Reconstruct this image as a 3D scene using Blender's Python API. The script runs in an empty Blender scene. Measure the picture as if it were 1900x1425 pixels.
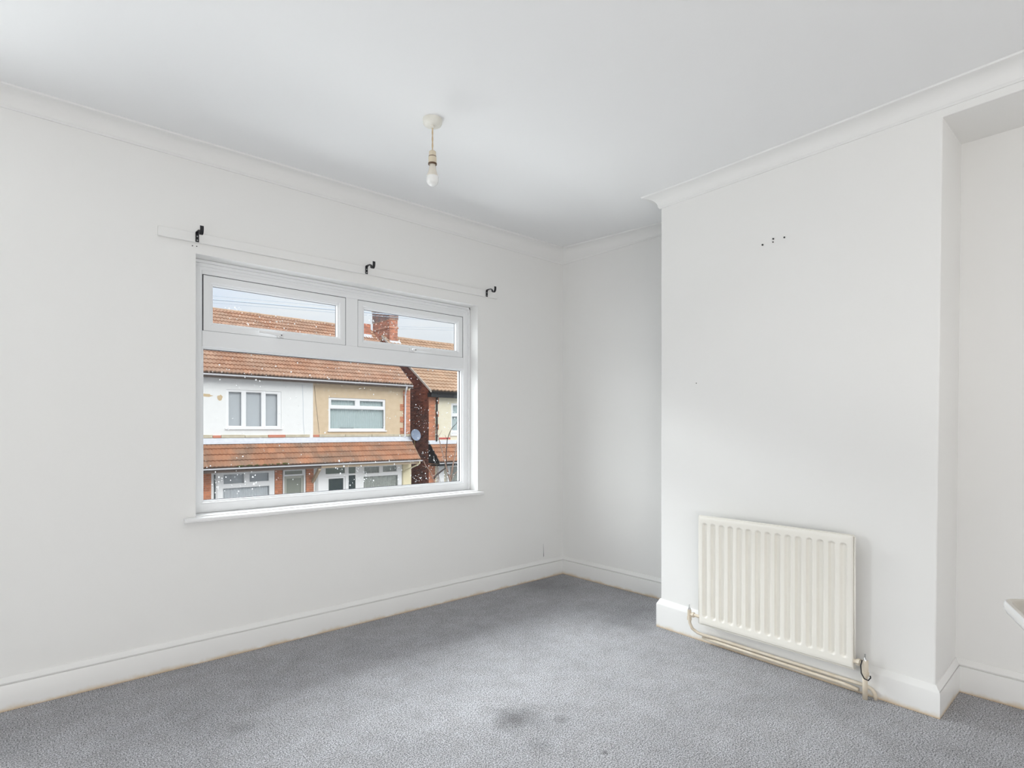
import bpy, bmesh, math, random
from mathutils import Vector, Matrix
random.seed(7)
SC = bpy.context.scene
COL = SC.collection
R = math.radians

# ------------------------------------------------------------------ camera, world, lights, exposure
cam_d = bpy.data.cameras.new('camera')
cam_d.sensor_width = 36.0
cam_d.lens = 36.0 * 1040.0 / 1900.0
cam_d.shift_y = 84.5 / 1900.0
cam_d.clip_start = 0.02
cam_d.clip_end = 400
cam = bpy.data.objects.new('camera', cam_d)
COL.objects.link(cam)
cam.location = (0, 0, 1.10)
cam.rotation_euler = (R(90), 0, R(-41.46))
SC.camera = cam

SC.view_settings.view_transform = 'Standard'
SC.view_settings.look = 'None'
SC.view_settings.gamma = 1
SC.view_settings.use_curve_mapping = False
SC.view_settings.exposure = 0.0

def srgb(r, g, b):
    def f(v):
        v /= 255.0
        return v / 12.92 if v <= 0.04045 else ((v + 0.055) / 1.055) ** 2.4
    return (f(r), f(g), f(b), 1.0)

W = bpy.data.worlds.new('overcast_sky'); SC.world = W
W.use_nodes = True
nt = W.node_tree; nt.nodes.clear()
out = nt.nodes.new('ShaderNodeOutputWorld')
bg = nt.nodes.new('ShaderNodeBackground')
tc = nt.nodes.new('ShaderNodeTexCoord')
sep = nt.nodes.new('ShaderNodeSeparateXYZ')
nt.links.new(tc.outputs['Generated'], sep.inputs[0])
mx = nt.nodes.new('ShaderNodeMath'); mx.operation = 'MAXIMUM'; mx.inputs[1].default_value = 0.0
nt.links.new(sep.outputs['Z'], mx.inputs[0])
ma = nt.nodes.new('ShaderNodeMath'); ma.operation = 'MULTIPLY_ADD'        # overcast sky: zenith brighter than horizon
ma.inputs[1].default_value = 1.25; ma.inputs[2].default_value = 0.72
nt.links.new(mx.outputs[0], ma.inputs[0])
ns = nt.nodes.new('ShaderNodeTexNoise'); ns.inputs['Scale'].default_value = 3.0; ns.inputs['Detail'].default_value = 4
mp = nt.nodes.new('ShaderNodeMapping'); mp.inputs['Scale'].default_value = (1, 1, 4)
nt.links.new(tc.outputs['Generated'], mp.inputs[0]); nt.links.new(mp.outputs[0], ns.inputs['Vector'])
cr = nt.nodes.new('ShaderNodeValToRGB')
cr.color_ramp.elements[0].position = 0.35; cr.color_ramp.elements[0].color = (0.80, 0.87, 1.0, 1)
cr.color_ramp.elements[1].position = 0.65; cr.color_ramp.elements[1].color = (0.97, 0.98, 1.0, 1)
nt.links.new(ns.outputs['Fac'], cr.inputs[0])
nt.links.new(cr.outputs[0], bg.inputs['Color'])
nt.links.new(ma.outputs[0], bg.inputs['Strength'])
nt.links.new(bg.outputs[0], out.inputs[0])

def light(name, kind, loc, target, energy, color=(1, 1, 1), size=1.0, size_y=None, angle=None, spread=None):
    d = bpy.data.lights.new(name, kind)
    d.energy = energy; d.color = color
    if kind == 'AREA':
        d.shape = 'RECTANGLE'; d.size = size; d.size_y = size_y or size
        if spread: d.spread = R(spread)
    if angle is not None: d.angle = R(angle)
    o = bpy.data.objects.new(name, d); COL.objects.link(o)
    o.location = loc
    v = Vector(target) - Vector(loc)
    o.rotation_euler = v.to_track_quat('-Z', 'Y').to_euler()
    return o
# hazy sun from behind our own house, onto the fronts across the street
light('hazy_sun', 'SUN', (6, -10, 14), (3, 8, 0), 1.6, (1.0, 0.97, 0.93), angle=35)
# area lamp added high outside the window, standing in for sky daylight
light('added_sky_fill', 'AREA', (0.7, 7.0, 4.3), (1.4, 3.0, 1.25), 840, (0.95, 0.975, 1.0), 3.8, 2.2)
light('added_sky_fill_left', 'AREA', (-3.2, 5.6, 2.3), (2.3, 2.4, 1.2), 190, (0.96, 0.98, 1.0), 3.2, 2.8)  # second added lamp outside, brightens the breast and alcove from the left
# area lamp added low outside, standing in for light off the street
light('added_street_fill', 'AREA', (0.7, 6.3, -2.6), (1.6, 2.4, 2.0), 250, (0.97, 0.985, 1.0), 4.5, 2.4)
# fill lamp added behind the made-up second window, left of the view
light('added_side_fill', 'AREA', (-0.85, 3.22, 1.35), (-0.85, 0.0, 1.25), 34, (0.96, 0.98, 1.0), 0.95, 1.2)
# soft fill lamp added behind the camera, out of view
light('added_room_fill', 'AREA', (-0.5, -1.7, 0.35), (1.9, 1.8, 2.2), 74, (1.0, 0.975, 0.945), 2.4, 1.6)

# ------------------------------------------------------------------ materials
MATS = {}
def mat(name, col, rough=0.6, noise=None, bump=None, metal=0.0, spec=0.5, vary=0.0, coat=0.0, island=False):
    """noise=(scale, amount, second colour)   bump=(scale, strength, distance)"""
    if name in MATS: return MATS[name]
    m = bpy.data.materials.new(name); m.use_nodes = True
    t = m.node_tree; b = t.nodes['Principled BSDF']
    b.inputs['Roughness'].default_value = rough
    b.inputs['Metallic'].default_value = metal
    b.inputs['Specular IOR Level'].default_value = spec
    if coat: b.inputs['Coat Weight'].default_value = coat
    last = None
    tc = t.nodes.new('ShaderNodeTexCoord')
    geo = t.nodes.new('ShaderNodeNewGeometry')
    rgb = t.nodes.new('ShaderNodeRGB'); rgb.outputs[0].default_value = col
    last = rgb.outputs[0]
    if noise:
        n = t.nodes.new('ShaderNodeTexNoise'); n.inputs['Scale'].default_value = noise[0]; n.inputs['Detail'].default_value = 5
        t.links.new(geo.outputs['Position'], n.inputs['Vector'])
        rp = t.nodes.new('ShaderNodeMapRange'); rp.inputs[1].default_value = 0.35; rp.inputs[2].default_value = 0.68
        rp.inputs[3].default_value = 0; rp.inputs[4].default_value = noise[1]
        t.links.new(n.outputs['Fac'], rp.inputs[0])
        mixn = t.nodes.new('ShaderNodeMix'); mixn.data_type = 'RGBA'
        t.links.new(rp.outputs[0], mixn.inputs[0]); t.links.new(last, mixn.inputs[6]); mixn.inputs[7].default_value = noise[2]
        last = mixn.outputs[2]
    if vary:
        hsv = t.nodes.new('ShaderNodeHueSaturation')
        mr = t.nodes.new('ShaderNodeMapRange'); mr.inputs[3].default_value = 1 - vary; mr.inputs[4].default_value = 1 + vary
        if island: t.links.new(geo.outputs['Random Per Island'], mr.inputs[0])
        else:
            oi = t.nodes.new('ShaderNodeObjectInfo'); t.links.new(oi.outputs['Random'], mr.inputs[0])
        t.links.new(mr.outputs[0], hsv.inputs['Value']); t.links.new(last, hsv.inputs['Color'])
        last = hsv.outputs[0]
    t.links.new(last, b.inputs['Base Color'])
    if bump:
        n2 = t.nodes.new('ShaderNodeTexNoise'); n2.inputs['Scale'].default_value = bump[0]; n2.inputs['Detail'].default_value = 4
        t.links.new(geo.outputs['Position'], n2.inputs['Vector'])
        bp = t.nodes.new('ShaderNodeBump'); bp.inputs['Strength'].default_value = bump[1]; bp.inputs['Distance'].default_value = bump[2]
        t.links.new(n2.outputs['Fac'], bp.inputs['Height']); t.links.new(bp.outputs[0], b.inputs['Normal'])
    MATS[name] = m
    return m

WALL = mat('white_emulsion_wall', (0.875, 0.872, 0.86, 1), 0.75, (1.3, 0.35, (0.865, 0.86, 0.84, 1)), (9, 0.12, 0.01), spec=0.25)
CEIL = mat('white_ceiling_paint', (0.90, 0.905, 0.91, 1), 0.85, None, (60, 0.06, 0.004), spec=0.2)
CORN = mat('white_coving', (0.865, 0.863, 0.853, 1), 0.7, None, (20, 0.06, 0.006), spec=0.3)
PVC = mat('white_upvc', (0.87, 0.88, 0.89, 1), 0.28, None, None, spec=0.5)
SILLM = mat('white_gloss_sill', (0.88, 0.88, 0.88, 1), 0.25, None, None)
GASK = mat('dark_gasket', (0.10, 0.10, 0.11, 1), 0.6)
BLACK = mat('black_metal', (0.018, 0.018, 0.022, 1), 0.4, None, None, metal=0.3)
STEEL = mat('screw_steel', (0.5, 0.5, 0.5, 1), 0.35, metal=1.0)
RADM = mat('cream_radiator_enamel', srgb(243, 240, 232), 0.35, (3, 0.2, srgb(236, 231, 219)))
PIPEM = mat('cream_painted_pipe', srgb(226, 216, 200), 0.4, (25, 0.5, srgb(205, 188, 160)))
BAKE = mat('beige_plastic', srgb(214, 202, 180), 0.4)
BULBG = mat('opal_bulb', srgb(238, 238, 236), 0.12, coat=0.5)
BULBN = mat('bulb_neck_plastic', srgb(222, 216, 204), 0.35)
ROSEM = mat('ceiling_rose_plastic', srgb(232, 230, 222), 0.4, (40, 0.3, srgb(205, 200, 185)))
FLEX = mat('yellowed_flex', srgb(205, 182, 148), 0.5)
DARKB = mat('dark_brown_line', srgb(95, 70, 50), 0.5)
PORC = mat('white_porcelain', (0.88, 0.89, 0.90, 1), 0.12, coat=0.4)
PORCB = mat('stained_porcelain', srgb(206, 202, 194), 0.18, (14, 0.6, srgb(196, 186, 168)))

def base_mat():
    """white gloss skirting with yellow-brown dirt along its bottom edge"""
    m = mat('white_gloss_skirting', (0.86, 0.857, 0.845, 1), 0.35, None, None)
    t = m.node_tree; b = t.nodes['Principled BSDF']
    geo = t.nodes.new('ShaderNodeNewGeometry'); s = t.nodes.new('ShaderNodeSeparateXYZ')
    t.links.new(geo.outputs['Position'], s.inputs[0])
    n = t.nodes.new('ShaderNodeTexNoise'); n.inputs['Scale'].default_value = 9; n.inputs['Detail'].default_value = 6; n.inputs['Roughness'].default_value = 0.7
    t.links.new(geo.outputs['Position'], n.inputs['Vector'])
    # height minus a noisy limit
    mu = t.nodes.new('ShaderNodeMath'); mu.operation = 'MULTIPLY_ADD'; mu.inputs[1].default_value = 0.10; mu.inputs[2].default_value = -0.024
    t.links.new(n.outputs['Fac'], mu.inputs[0])
    mr = t.nodes.new('ShaderNodeMapRange'); mr.inputs[1].default_value = 0.0; mr.inputs[3].default_value = 1.0; mr.inputs[4].default_value = 0.0
    t.links.new(s.outputs['Z'], mr.inputs[0]); t.links.new(mu.outputs[0], mr.inputs[2])
    pw = t.nodes.new('ShaderNodeMath'); pw.operation = 'POWER'; pw.inputs[1].default_value = 2.3
    t.links.new(mr.outputs[0], pw.inputs[0])
    mi = t.nodes.new('ShaderNodeMix'); mi.data_type = 'RGBA'
    mi.inputs[6].default_value = (0.86, 0.857, 0.845, 1); mi.inputs[7].default_value = srgb(204, 178, 138)
    t.links.new(pw.outputs[0], mi.inputs[0]); t.links.new(mi.outputs[2], b.inputs['Base Color'])
    return m
SKIRT = base_mat()

def carpet_mat():
    m = bpy.data.materials.new('grey_carpet'); m.use_nodes = True
    t = m.node_tree; b = t.nodes['Principled BSDF']; b.inputs['Roughness'].default_value = 0.95
    b.inputs['Specular IOR Level'].default_value = 0.1
    b.inputs['Sheen Weight'].default_value = 0.15
    geo = t.nodes.new('ShaderNodeNewGeometry')
    def noise(sc, det=2, rough=0.5):
        n = t.nodes.new('ShaderNodeTexNoise'); n.inputs['Scale'].default_value = sc; n.inputs['Detail'].default_value = det
        n.inputs['Roughness'].default_value = rough
        t.links.new(geo.outputs['Position'], n.inputs['Vector']); return n.outputs['Fac']
    def ramp(fac, p0, c0, p1, c1):
        r = t.nodes.new('ShaderNodeValToRGB'); r.color_ramp.elements[0].position = p0; r.color_ramp.elements[0].color = c0
        r.color_ramp.elements[1].position = p1; r.color_ramp.elements[1].color = c1
        t.links.new(fac, r.inputs[0]); return r.outputs[0]
    def mixc(fac, a, bb, kind='MIX'):
        k = t.nodes.new('ShaderNodeMix'); k.data_type = 'RGBA'; k.blend_type = kind
        if isinstance(fac, float): k.inputs[0].default_value = fac
        else: t.links.new(fac, k.inputs[0])
        for i, v in ((6, a), (7, bb)):
            if isinstance(v, tuple): k.inputs[i].default_value = v
            else: t.links.new(v, k.inputs[i])
        return k.outputs[2]
    f1 = noise(215, 3, 0.75)
    c = ramp(f1, 0.42, srgb(80, 80, 84), 0.58, srgb(240, 240, 244))
    f2 = noise(60, 3, 0.6)
    c2 = ramp(f2, 0.35, srgb(136, 136, 141), 0.65, srgb(204, 205, 213))
    c = mixc(0.18, c, c2)
    # large pile shading: brushed patches
    f3 = noise(3.2, 4, 0.6)
    p = ramp(f3, 0.36, (0.88, 0.88, 0.88, 1), 0.60, (1.0, 1.0, 1.0, 1))
    c = mixc(1.0, c, p, 'MULTIPLY')
    f5 = noise(11, 5, 0.7)
    p5 = ramp(f5, 0.40, (0.90, 0.89, 0.88, 1), 0.58, (1.0, 1.0, 1.0, 1))
    c = mixc(1.0, c, p5, 'MULTIPLY')
    # dark stain on the floor and small burn spots
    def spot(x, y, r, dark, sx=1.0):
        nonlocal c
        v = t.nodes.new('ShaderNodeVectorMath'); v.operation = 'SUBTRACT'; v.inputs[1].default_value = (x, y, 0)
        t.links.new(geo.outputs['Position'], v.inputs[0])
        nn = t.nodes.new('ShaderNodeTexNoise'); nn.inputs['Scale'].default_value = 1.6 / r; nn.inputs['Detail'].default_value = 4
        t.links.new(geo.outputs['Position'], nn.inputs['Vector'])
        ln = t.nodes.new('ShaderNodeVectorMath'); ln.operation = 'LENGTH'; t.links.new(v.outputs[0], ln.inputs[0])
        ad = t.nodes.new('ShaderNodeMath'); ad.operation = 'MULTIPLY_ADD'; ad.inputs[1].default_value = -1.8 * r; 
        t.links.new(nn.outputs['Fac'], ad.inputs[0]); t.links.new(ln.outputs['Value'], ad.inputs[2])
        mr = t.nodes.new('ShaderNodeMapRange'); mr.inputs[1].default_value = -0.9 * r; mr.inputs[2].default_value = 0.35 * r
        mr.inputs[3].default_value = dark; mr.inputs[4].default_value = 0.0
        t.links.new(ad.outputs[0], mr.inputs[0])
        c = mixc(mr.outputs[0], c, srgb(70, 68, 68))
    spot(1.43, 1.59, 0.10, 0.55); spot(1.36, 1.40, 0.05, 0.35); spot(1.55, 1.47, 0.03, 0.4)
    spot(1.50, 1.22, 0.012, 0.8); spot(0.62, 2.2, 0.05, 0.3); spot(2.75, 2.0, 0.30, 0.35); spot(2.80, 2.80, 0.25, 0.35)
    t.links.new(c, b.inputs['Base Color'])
    bp = t.nodes.new('ShaderNodeBump'); bp.inputs['Strength'].default_value = 0.9; bp.inputs['Distance'].default_value = 0.006
    t.links.new(f1, bp.inputs['Height']); t.links.new(bp.outputs[0], b.inputs['Normal'])
    return m
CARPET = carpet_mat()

def glass_mat():
    m = bpy.data.materials.new('clear_window_glass'); m.use_nodes = True
    t = m.node_tree; t.nodes.clear()
    o = t.nodes.new('ShaderNodeOutputMaterial'); mi = t.nodes.new('ShaderNodeMixShader')
    tr = t.nodes.new('ShaderNodeBsdfTransparent'); gl = t.nodes.new('ShaderNodeBsdfGlossy'); gl.inputs['Roughness'].default_value = 0.02
    tr.inputs[0].default_value = (0.97, 0.985, 0.98, 1)
    lw = t.nodes.new('ShaderNodeLayerWeight'); lw.inputs['Blend'].default_value = 0.5
    pw = t.nodes.new('ShaderNodeMath'); pw.operation = 'POWER'; pw.inputs[1].default_value = 5.0
    fr = t.nodes.new('ShaderNodeMath'); fr.operation = 'MULTIPLY_ADD'; fr.inputs[1].default_value = 0.6; fr.inputs[2].default_value = 0.03
    t.links.new(lw.outputs['Facing'], pw.inputs[0]); t.links.new(pw.outputs[0], fr.inputs[0])
    t.links.new(fr.outputs[0], mi.inputs[0]); t.links.new(tr.outputs[0], mi.inputs[1]); t.links.new(gl.outputs[0], mi.inputs[2])
    t.links.new(mi.outputs[0], o.inputs[0])
    return m
GLASS = glass_mat()
def drop_mat():
    m = bpy.data.materials.new('raindrop_water'); m.use_nodes = True
    t = m.node_tree; t.nodes.clear()
    o = t.nodes.new('ShaderNodeOutputMaterial'); mi = t.nodes.new('ShaderNodeMixShader'); mi.inputs[0].default_value = 0.45
    tl = t.nodes.new('ShaderNodeBsdfTranslucent'); tl.inputs[0].default_value = (1, 1, 1, 1)
    gl = t.nodes.new('ShaderNodeBsdfGlossy'); gl.inputs['Roughness'].default_value = 0.1
    t.links.new(tl.outputs[0], mi.inputs[1]); t.links.new(gl.outputs[0], mi.inputs[2]); t.links.new(mi.outputs[0], o.inputs[0])
    return m
DROP = drop_mat()

# exterior
RWHITE = mat('white_painted_render', srgb(240, 240, 238), 0.8, (6, 0.25, srgb(226, 226, 224)), (40, 0.1, 0.01))
RTAN = mat('tan_pebbledash', srgb(222, 200, 170), 0.9, (5, 0.6, srgb(208, 184, 150)), (70, 0.5, 0.02))
RCREAM = mat('cream_render', srgb(238, 230, 208), 0.85, (4, 0.5, srgb(226, 216, 186)), (60, 0.2, 0.01))
TILE = mat('terracotta_roof_tile', srgb(178, 146, 124), 0.75, (1.2, 0.9, srgb(166, 120, 92)), (60, 0.2, 0.01), vary=0.13)
TILE2 = mat('brown_roof_tile', srgb(186, 156, 130), 0.75, (2.2, 0.6, srgb(172, 136, 108)), (60, 0.2, 0.01), vary=0.10)
TILEP = mat('orange_porch_tile', srgb(176, 122, 90), 0.75, (1.3, 0.9, srgb(140, 116, 98)), (70, 0.3, 0.01), vary=0.14)
TILES = mat('terracotta_tile_field', srgb(178, 146, 124), 0.75, (1.2, 0.9, srgb(166, 120, 92)), (60, 0.2, 0.01), vary=0.13, island=True)
TILES2 = mat('brown_tile_field', srgb(186, 156, 130), 0.75, (2.2, 0.6, srgb(172, 136, 108)), (60, 0.2, 0.01), vary=0.10, island=True)
BRK = mat('orange_red_brick', srgb(202, 132, 98), 0.85, (12, 0.6, srgb(184, 112, 84)), (90, 0.3, 0.01), vary=0.22, island=True)
BRKD = mat('dark_brown_brick', srgb(156, 88, 66), 0.85, (1.3, 0.9, srgb(108, 72, 66)), (90, 0.3, 0.01), vary=0.38, island=True)
BRKC = mat('chimney_brick', srgb(204, 132, 104), 0.85, (3, 0.8, srgb(158, 104, 90)), (90, 0.3, 0.01), vary=0.28, island=True)
MORT = mat('pale_mortar', srgb(216, 200, 180), 0.9)
MORTD = mat('dark_mortar', srgb(104, 84, 74), 0.9)
LEAD = mat('pale_lead_flashing', srgb(214, 216, 222), 0.5, (9, 0.5, srgb(190, 192, 198)))
GUTW = mat('white_gutter', srgb(232, 232, 236), 0.35)
GUTB = mat('black_gutter', srgb(28, 30, 34), 0.4)
FASC = mat('brown_fascia', srgb(96, 82, 74), 0.6)
EXTP = mat('white_pvc_outside', srgb(244, 244, 244), 0.35)
CREAMP = mat('cream_paint', srgb(238, 226, 190), 0.6)
ROOMD = mat('dim_interior', srgb(120, 126, 128), 0.9)
BLINDM = mat('grey_blind', srgb(208, 208, 214), 0.7)
NETM = mat('net_curtain', srgb(196, 206, 208), 0.85)
NETG = mat('grey_curtain', srgb(186, 186, 182), 0.85, (14, 0.5, srgb(140, 140, 138)))
PGLASS = GLASS
STONE = mat('weathered_stone_band', srgb(206, 196, 174), 0.9, (7, 0.7, srgb(178, 168, 146)), (40, 0.3, 0.01))
REDB = mat('red_brick_patch', srgb(206, 140, 116), 0.9, (14, 0.5, srgb(196, 120, 96)))
DISHM = mat('grey_dish', srgb(126, 138, 158), 0.45, metal=0.1)
ASPH = mat('wet_asphalt', srgb(120, 121, 124), 0.7, (2, 0.5, srgb(98, 99, 102)), (60, 0.3, 0.01))
PAVE = mat('pavement_grey', srgb(170, 166, 160), 0.85, (4, 0.5, srgb(150, 147, 142)))
MOSS = mat('moss', srgb(92, 92, 42), 0.95, (20, 0.6, srgb(60, 56, 34)), (80, 0.6, 0.02))
BARK = mat('pinkish_bark', srgb(168, 140, 124), 0.85, (30, 0.5, srgb(120, 98, 88)))
BARKD = mat('dark_bark', srgb(66, 56, 54), 0.85)
WIREM = mat('grey_cable', srgb(196, 206, 218), 0.6)
PATCH = mat('bare_render_patch', srgb(212, 188, 152), 0.9, (14, 0.5, srgb(190, 168, 132)))
TIMB = mat('weathered_timber', srgb(178, 158, 134), 0.8)
GRATE = mat('screw_hole_shadow', (0.03, 0.03, 0.03, 1), 0.9)
CRACK = mat('wall_crack', srgb(120, 122, 124), 0.9)

# ------------------------------------------------------------------ helpers
def tag(o, label=None, cat=None, group=None, kind=None):
    if label: o['label'] = label
    if cat: o['category'] = cat
    if group: o['group'] = group
    if kind: o['kind'] = kind
    return o
def empty(name, loc, label=None, cat=None, group=None, kind=None):
    o = bpy.data.objects.new(name, None); COL.objects.link(o); o.location = loc
    o.empty_display_size = 0.1
    return tag(o, label, cat, group, kind)
def link(name, me, parent=None, loc=None):
    o = bpy.data.objects.new(name, me); COL.objects.link(o)
    if parent is not None:
        o.parent = parent
        pw = parent_world(parent)
        o.location = (Vector(loc) if loc else Vector((0, 0, 0))) - pw
    elif loc: o.location = loc
    return o
def parent_world(p):
    v = Vector((0, 0, 0))
    while p is not None:
        v += p.location; p = p.parent
    return v
def obj(name, bm, m, parent=None, smooth=False, bevel=0, kind=None, label=None, origin=None):
    """mesh coordinates in bm are world coordinates"""
    if origin is None:
        vs = [v.co for v in bm.verts]
        lo = Vector((min(v.x for v in vs), min(v.y for v in vs), min(v.z for v in vs)))
        hi = Vector((max(v.x for v in vs), max(v.y for v in vs), max(v.z for v in vs)))
        origin = Vector(((lo.x + hi.x) / 2, (lo.y + hi.y) / 2, lo.z))
    origin = Vector(origin)
    bmesh.ops.translate(bm, verts=bm.verts, vec=-origin)
    me = bpy.data.meshes.new(name); bm.to_mesh(me); bm.free()
    ms = m if isinstance(m, (list, tuple)) else [m]
    for k in ms: me.materials.append(k)
    if smooth:
        for p in me.polygons: p.use_smooth = True
    o = link(name, me, parent, origin)
    if smooth == 'auto':
        try: me.set_sharp_from_angle(angle=R(35))
        except Exception: pass
    if bevel:
        b = o.modifiers.new('bevel', 'BEVEL'); b.width = bevel; b.segments = 2; b.limit_method = 'ANGLE'
    if kind: o['kind'] = kind
    if label: o['label'] = label
    return o
def B(): return bmesh.new()
def box(bm, x0, x1, y0, y1, z0, z1, mi=0):
    v = [bm.verts.new(p) for p in ((x0,y0,z0),(x1,y0,z0),(x1,y1,z0),(x0,y1,z0),(x0,y0,z1),(x1,y0,z1),(x1,y1,z1),(x0,y1,z1))]
    for f in ((0,3,2,1),(4,5,6,7),(0,1,5,4),(1,2,6,5),(2,3,7,6),(3,0,4,7)):
        q = bm.faces.new([v[i] for i in f]); q.material_index = mi
    return v
def prism(bm, pts, axis, a, b, mi=0):
    """polygon pts extruded along an axis from a to b; pts in the other two coordinates in order"""
    def P(p, t):
        if axis == 'x': return (t, p[0], p[1])
        if axis == 'y': return (p[0], t, p[1])
        return (p[0], p[1], t)
    va = [bm.verts.new(P(p, a)) for p in pts]; vb = [bm.verts.new(P(p, b)) for p in pts]
    n = len(pts)
    fs = [bm.faces.new(va), bm.faces.new(vb[::-1])]
    for i in range(n): fs.append(bm.faces.new((va[i], vb[i], vb[(i+1) % n], va[(i+1) % n])))
    for f in fs: f.material_index = mi
    bmesh.ops.recalc_face_normals(bm, faces=fs)
def tube(bm, pts, r, seg=10, cap=True, mi=0):
    pts = [Vector(p) for p in pts]
    rs = r if isinstance(r, (list, tuple)) else [r] * len(pts)
    rings = []; up = None
    for i, p in enumerate(pts):
        if i == 0: d = pts[1] - p
        elif i == len(pts) - 1: d = p - pts[i-1]
        else: d = (pts[i+1] - p).normalized() + (p - pts[i-1]).normalized()
        d.normalize()
        if up is None:
            up = Vector((0, 0, 1)) if abs(d.z) < 0.9 else Vector((1, 0, 0))
        a = d.cross(up).normalized(); b2 = a.cross(d).normalized(); up = b2
        rings.append([bm.verts.new(p + (a * math.cos(2*math.pi*k/seg) + b2 * math.sin(2*math.pi*k/seg)) * rs[i]) for k in range(seg)])
    for i in range(len(rings) - 1):
        for k in range(seg):
            f = bm.faces.new((rings[i][k], rings[i][(k+1) % seg], rings[i+1][(k+1) % seg], rings[i+1][k])); f.material_index = mi
    if cap:
        bm.faces.new(rings[0][::-1]).material_index = mi; bm.faces.new(rings[-1]).material_index = mi
    bmesh.ops.recalc_face_normals(bm, faces=bm.faces)
def lathe(bm, prof, cx, cy, seg=32, mi=0):
    """prof: list of (radius, z) around the vertical through cx, cy"""
    rings = []
    for r_, z in prof:
        if r_ < 1e-5: rings.append([bm.verts.new((cx, cy, z))])
        else: rings.append([bm.verts.new((cx + r_*math.cos(2*math.pi*k/seg), cy + r_*math.sin(2*math.pi*k/seg), z)) for k in range(seg)])
    fs = []
    for a, b in zip(rings, rings[1:]):
        for k in range(seg):
            k2 = (k+1) % seg
            if len(a) == 1 and len(b) == 1: continue
            if len(a) == 1: fs.append(bm.faces.new((a[0], b[k], b[k2])))
            elif len(b) == 1: fs.append(bm.faces.new((a[k], a[k2], b[0])))
            else: fs.append(bm.faces.new((a[k], a[k2], b[k2], b[k])))
    for f in fs: f.material_index = mi
    bmesh.ops.recalc_face_normals(bm, faces=fs)
def wall_holes(bm, x0, x1, z0, z1, holes, y, thick, mi=0, fn=None):
    """wall facing -Y at plane y with rectangular holes (hx0,hx1,hz0,hz1); reveals go back by thick"""
    T = fn or (lambda u, w, n: (u, y + n, w))
    xs = sorted({x0, x1, *[h[0] for h in holes], *[h[1] for h in holes]})
    zs = sorted({z0, z1, *[h[2] for h in holes], *[h[3] for h in holes]})
    cache = {}
    def V(u, w, n):
        k = (round(u, 5), round(w, 5), round(n, 5))
        if k not in cache: cache[k] = bm.verts.new(T(u, w, n))
        return cache[k]
    def inh(u, w): return any(h[0] < u < h[1] and h[2] < w < h[3] for h in holes)
    for n in (0, thick):
        for i in range(len(xs)-1):
            for j in range(len(zs)-1):
                if inh((xs[i]+xs[i+1])/2, (zs[j]+zs[j+1])/2): continue
                bm.faces.new((V(xs[i], zs[j], n), V(xs[i+1], zs[j], n), V(xs[i+1], zs[j+1], n), V(xs[i], zs[j+1], n))).material_index = mi
    def strip(pa, pb):
        bm.faces.new((V(*pa, 0), V(*pb, 0), V(*pb, thick), V(*pa, thick))).material_index = mi
    def along_x(a, b, w):
        s = [x for x in xs if a <= x <= b]
        for p, q in zip(s, s[1:]): strip((p, w), (q, w))
    def along_z(a, b, u):
        s = [z for z in zs if a <= z <= b]
        for p, q in zip(s, s[1:]): strip((u, p), (u, q))
    along_x(x0, x1, z0); along_x(x0, x1, z1); along_z(z0, z1, x0); along_z(z0, z1, x1)
    for h in holes:
        along_x(h[0], h[1], h[2]); along_x(h[0], h[1], h[3]); along_z(h[2], h[3], h[0]); along_z(h[2], h[3], h[1])
    bmesh.ops.recalc_face_normals(bm, faces=bm.faces)

# ------------------------------------------------------------------ room shell
XL, XA, XR = -2.00, 3.139, 2.98        # left end wall, left alcove back wall, right alcove back wall
YW, YR = 2.966, -2.60                  # window wall, rear wall
CHL = (2.70, 1.797); CHR = (2.645, 0.538); CHRT = (2.655, 0.511)   # chimney breast front edges (foot), (top)
def ceilz(x, y):
    k = y - 1.8
    s = (k + math.sqrt(k*k + 0.05)) / 2
    return 2.392 + 0.0125 * (x - 2.6) + 0.061 * s

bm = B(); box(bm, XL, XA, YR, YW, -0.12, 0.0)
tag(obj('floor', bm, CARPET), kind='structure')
bm = B()
nx, ny = 24, 24
g = [[bm.verts.new((XL + (XA-XL)*i/nx, YR + (YW-YR)*j/ny, 0)) for j in range(ny+1)] for i in range(nx+1)]
for row in g:
    for v in row: v.co.z = ceilz(v.co.x, v.co.y)
fs = [bm.faces.new((g[i][j], g[i][j+1], g[i+1][j+1], g[i+1][j])) for i in range(nx) for j in range(ny)]
ex = bmesh.ops.extrude_face_region(bm, geom=fs)
for e in ex['geom']:
    if isinstance(e, bmesh.types.BMVert): e.co.z = 2.75
bmesh.ops.recalc_face_normals(bm, faces=bm.faces)
CE = tag(obj('ceiling', bm, CEIL, smooth='auto'), kind='structure')
HOLE = (0.632, 2.314, 0.672, 1.930)
HOLE2 = (-1.34, -0.36, 0.672, 1.930)  # made-up opening out of view, added for the side fill lamp
bm = B(); wall_holes(bm, XL, XA, 0, 2.75, [HOLE, HOLE2], YW, 0.172)
WL = tag(obj('wall_left', bm, WALL, origin=(0.8, YW, 0)), kind='structure')
bm = B(); box(bm, XA, XA+0.12, 1.7, YW, 0, 2.75)
WR = tag(obj('wall_right', bm, WALL), kind='structure')
bm = B(); box(bm, XR, XR+0.12, YR, 0.60, 0, 2.75)
tag(obj('wall_right_alcove', bm, WALL), kind='structure')
bm = B(); box(bm, XL-0.12, XL, YR-0.12, YW, 0, 2.75)
tag(obj('wall_far_left', bm, WALL), kind='structure')
bm = B(); box(bm, XL, XR+0.12, YR-0.12, YR, 0, 2.75)
tag(obj('wall_back', bm, WALL), kind='structure')
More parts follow.
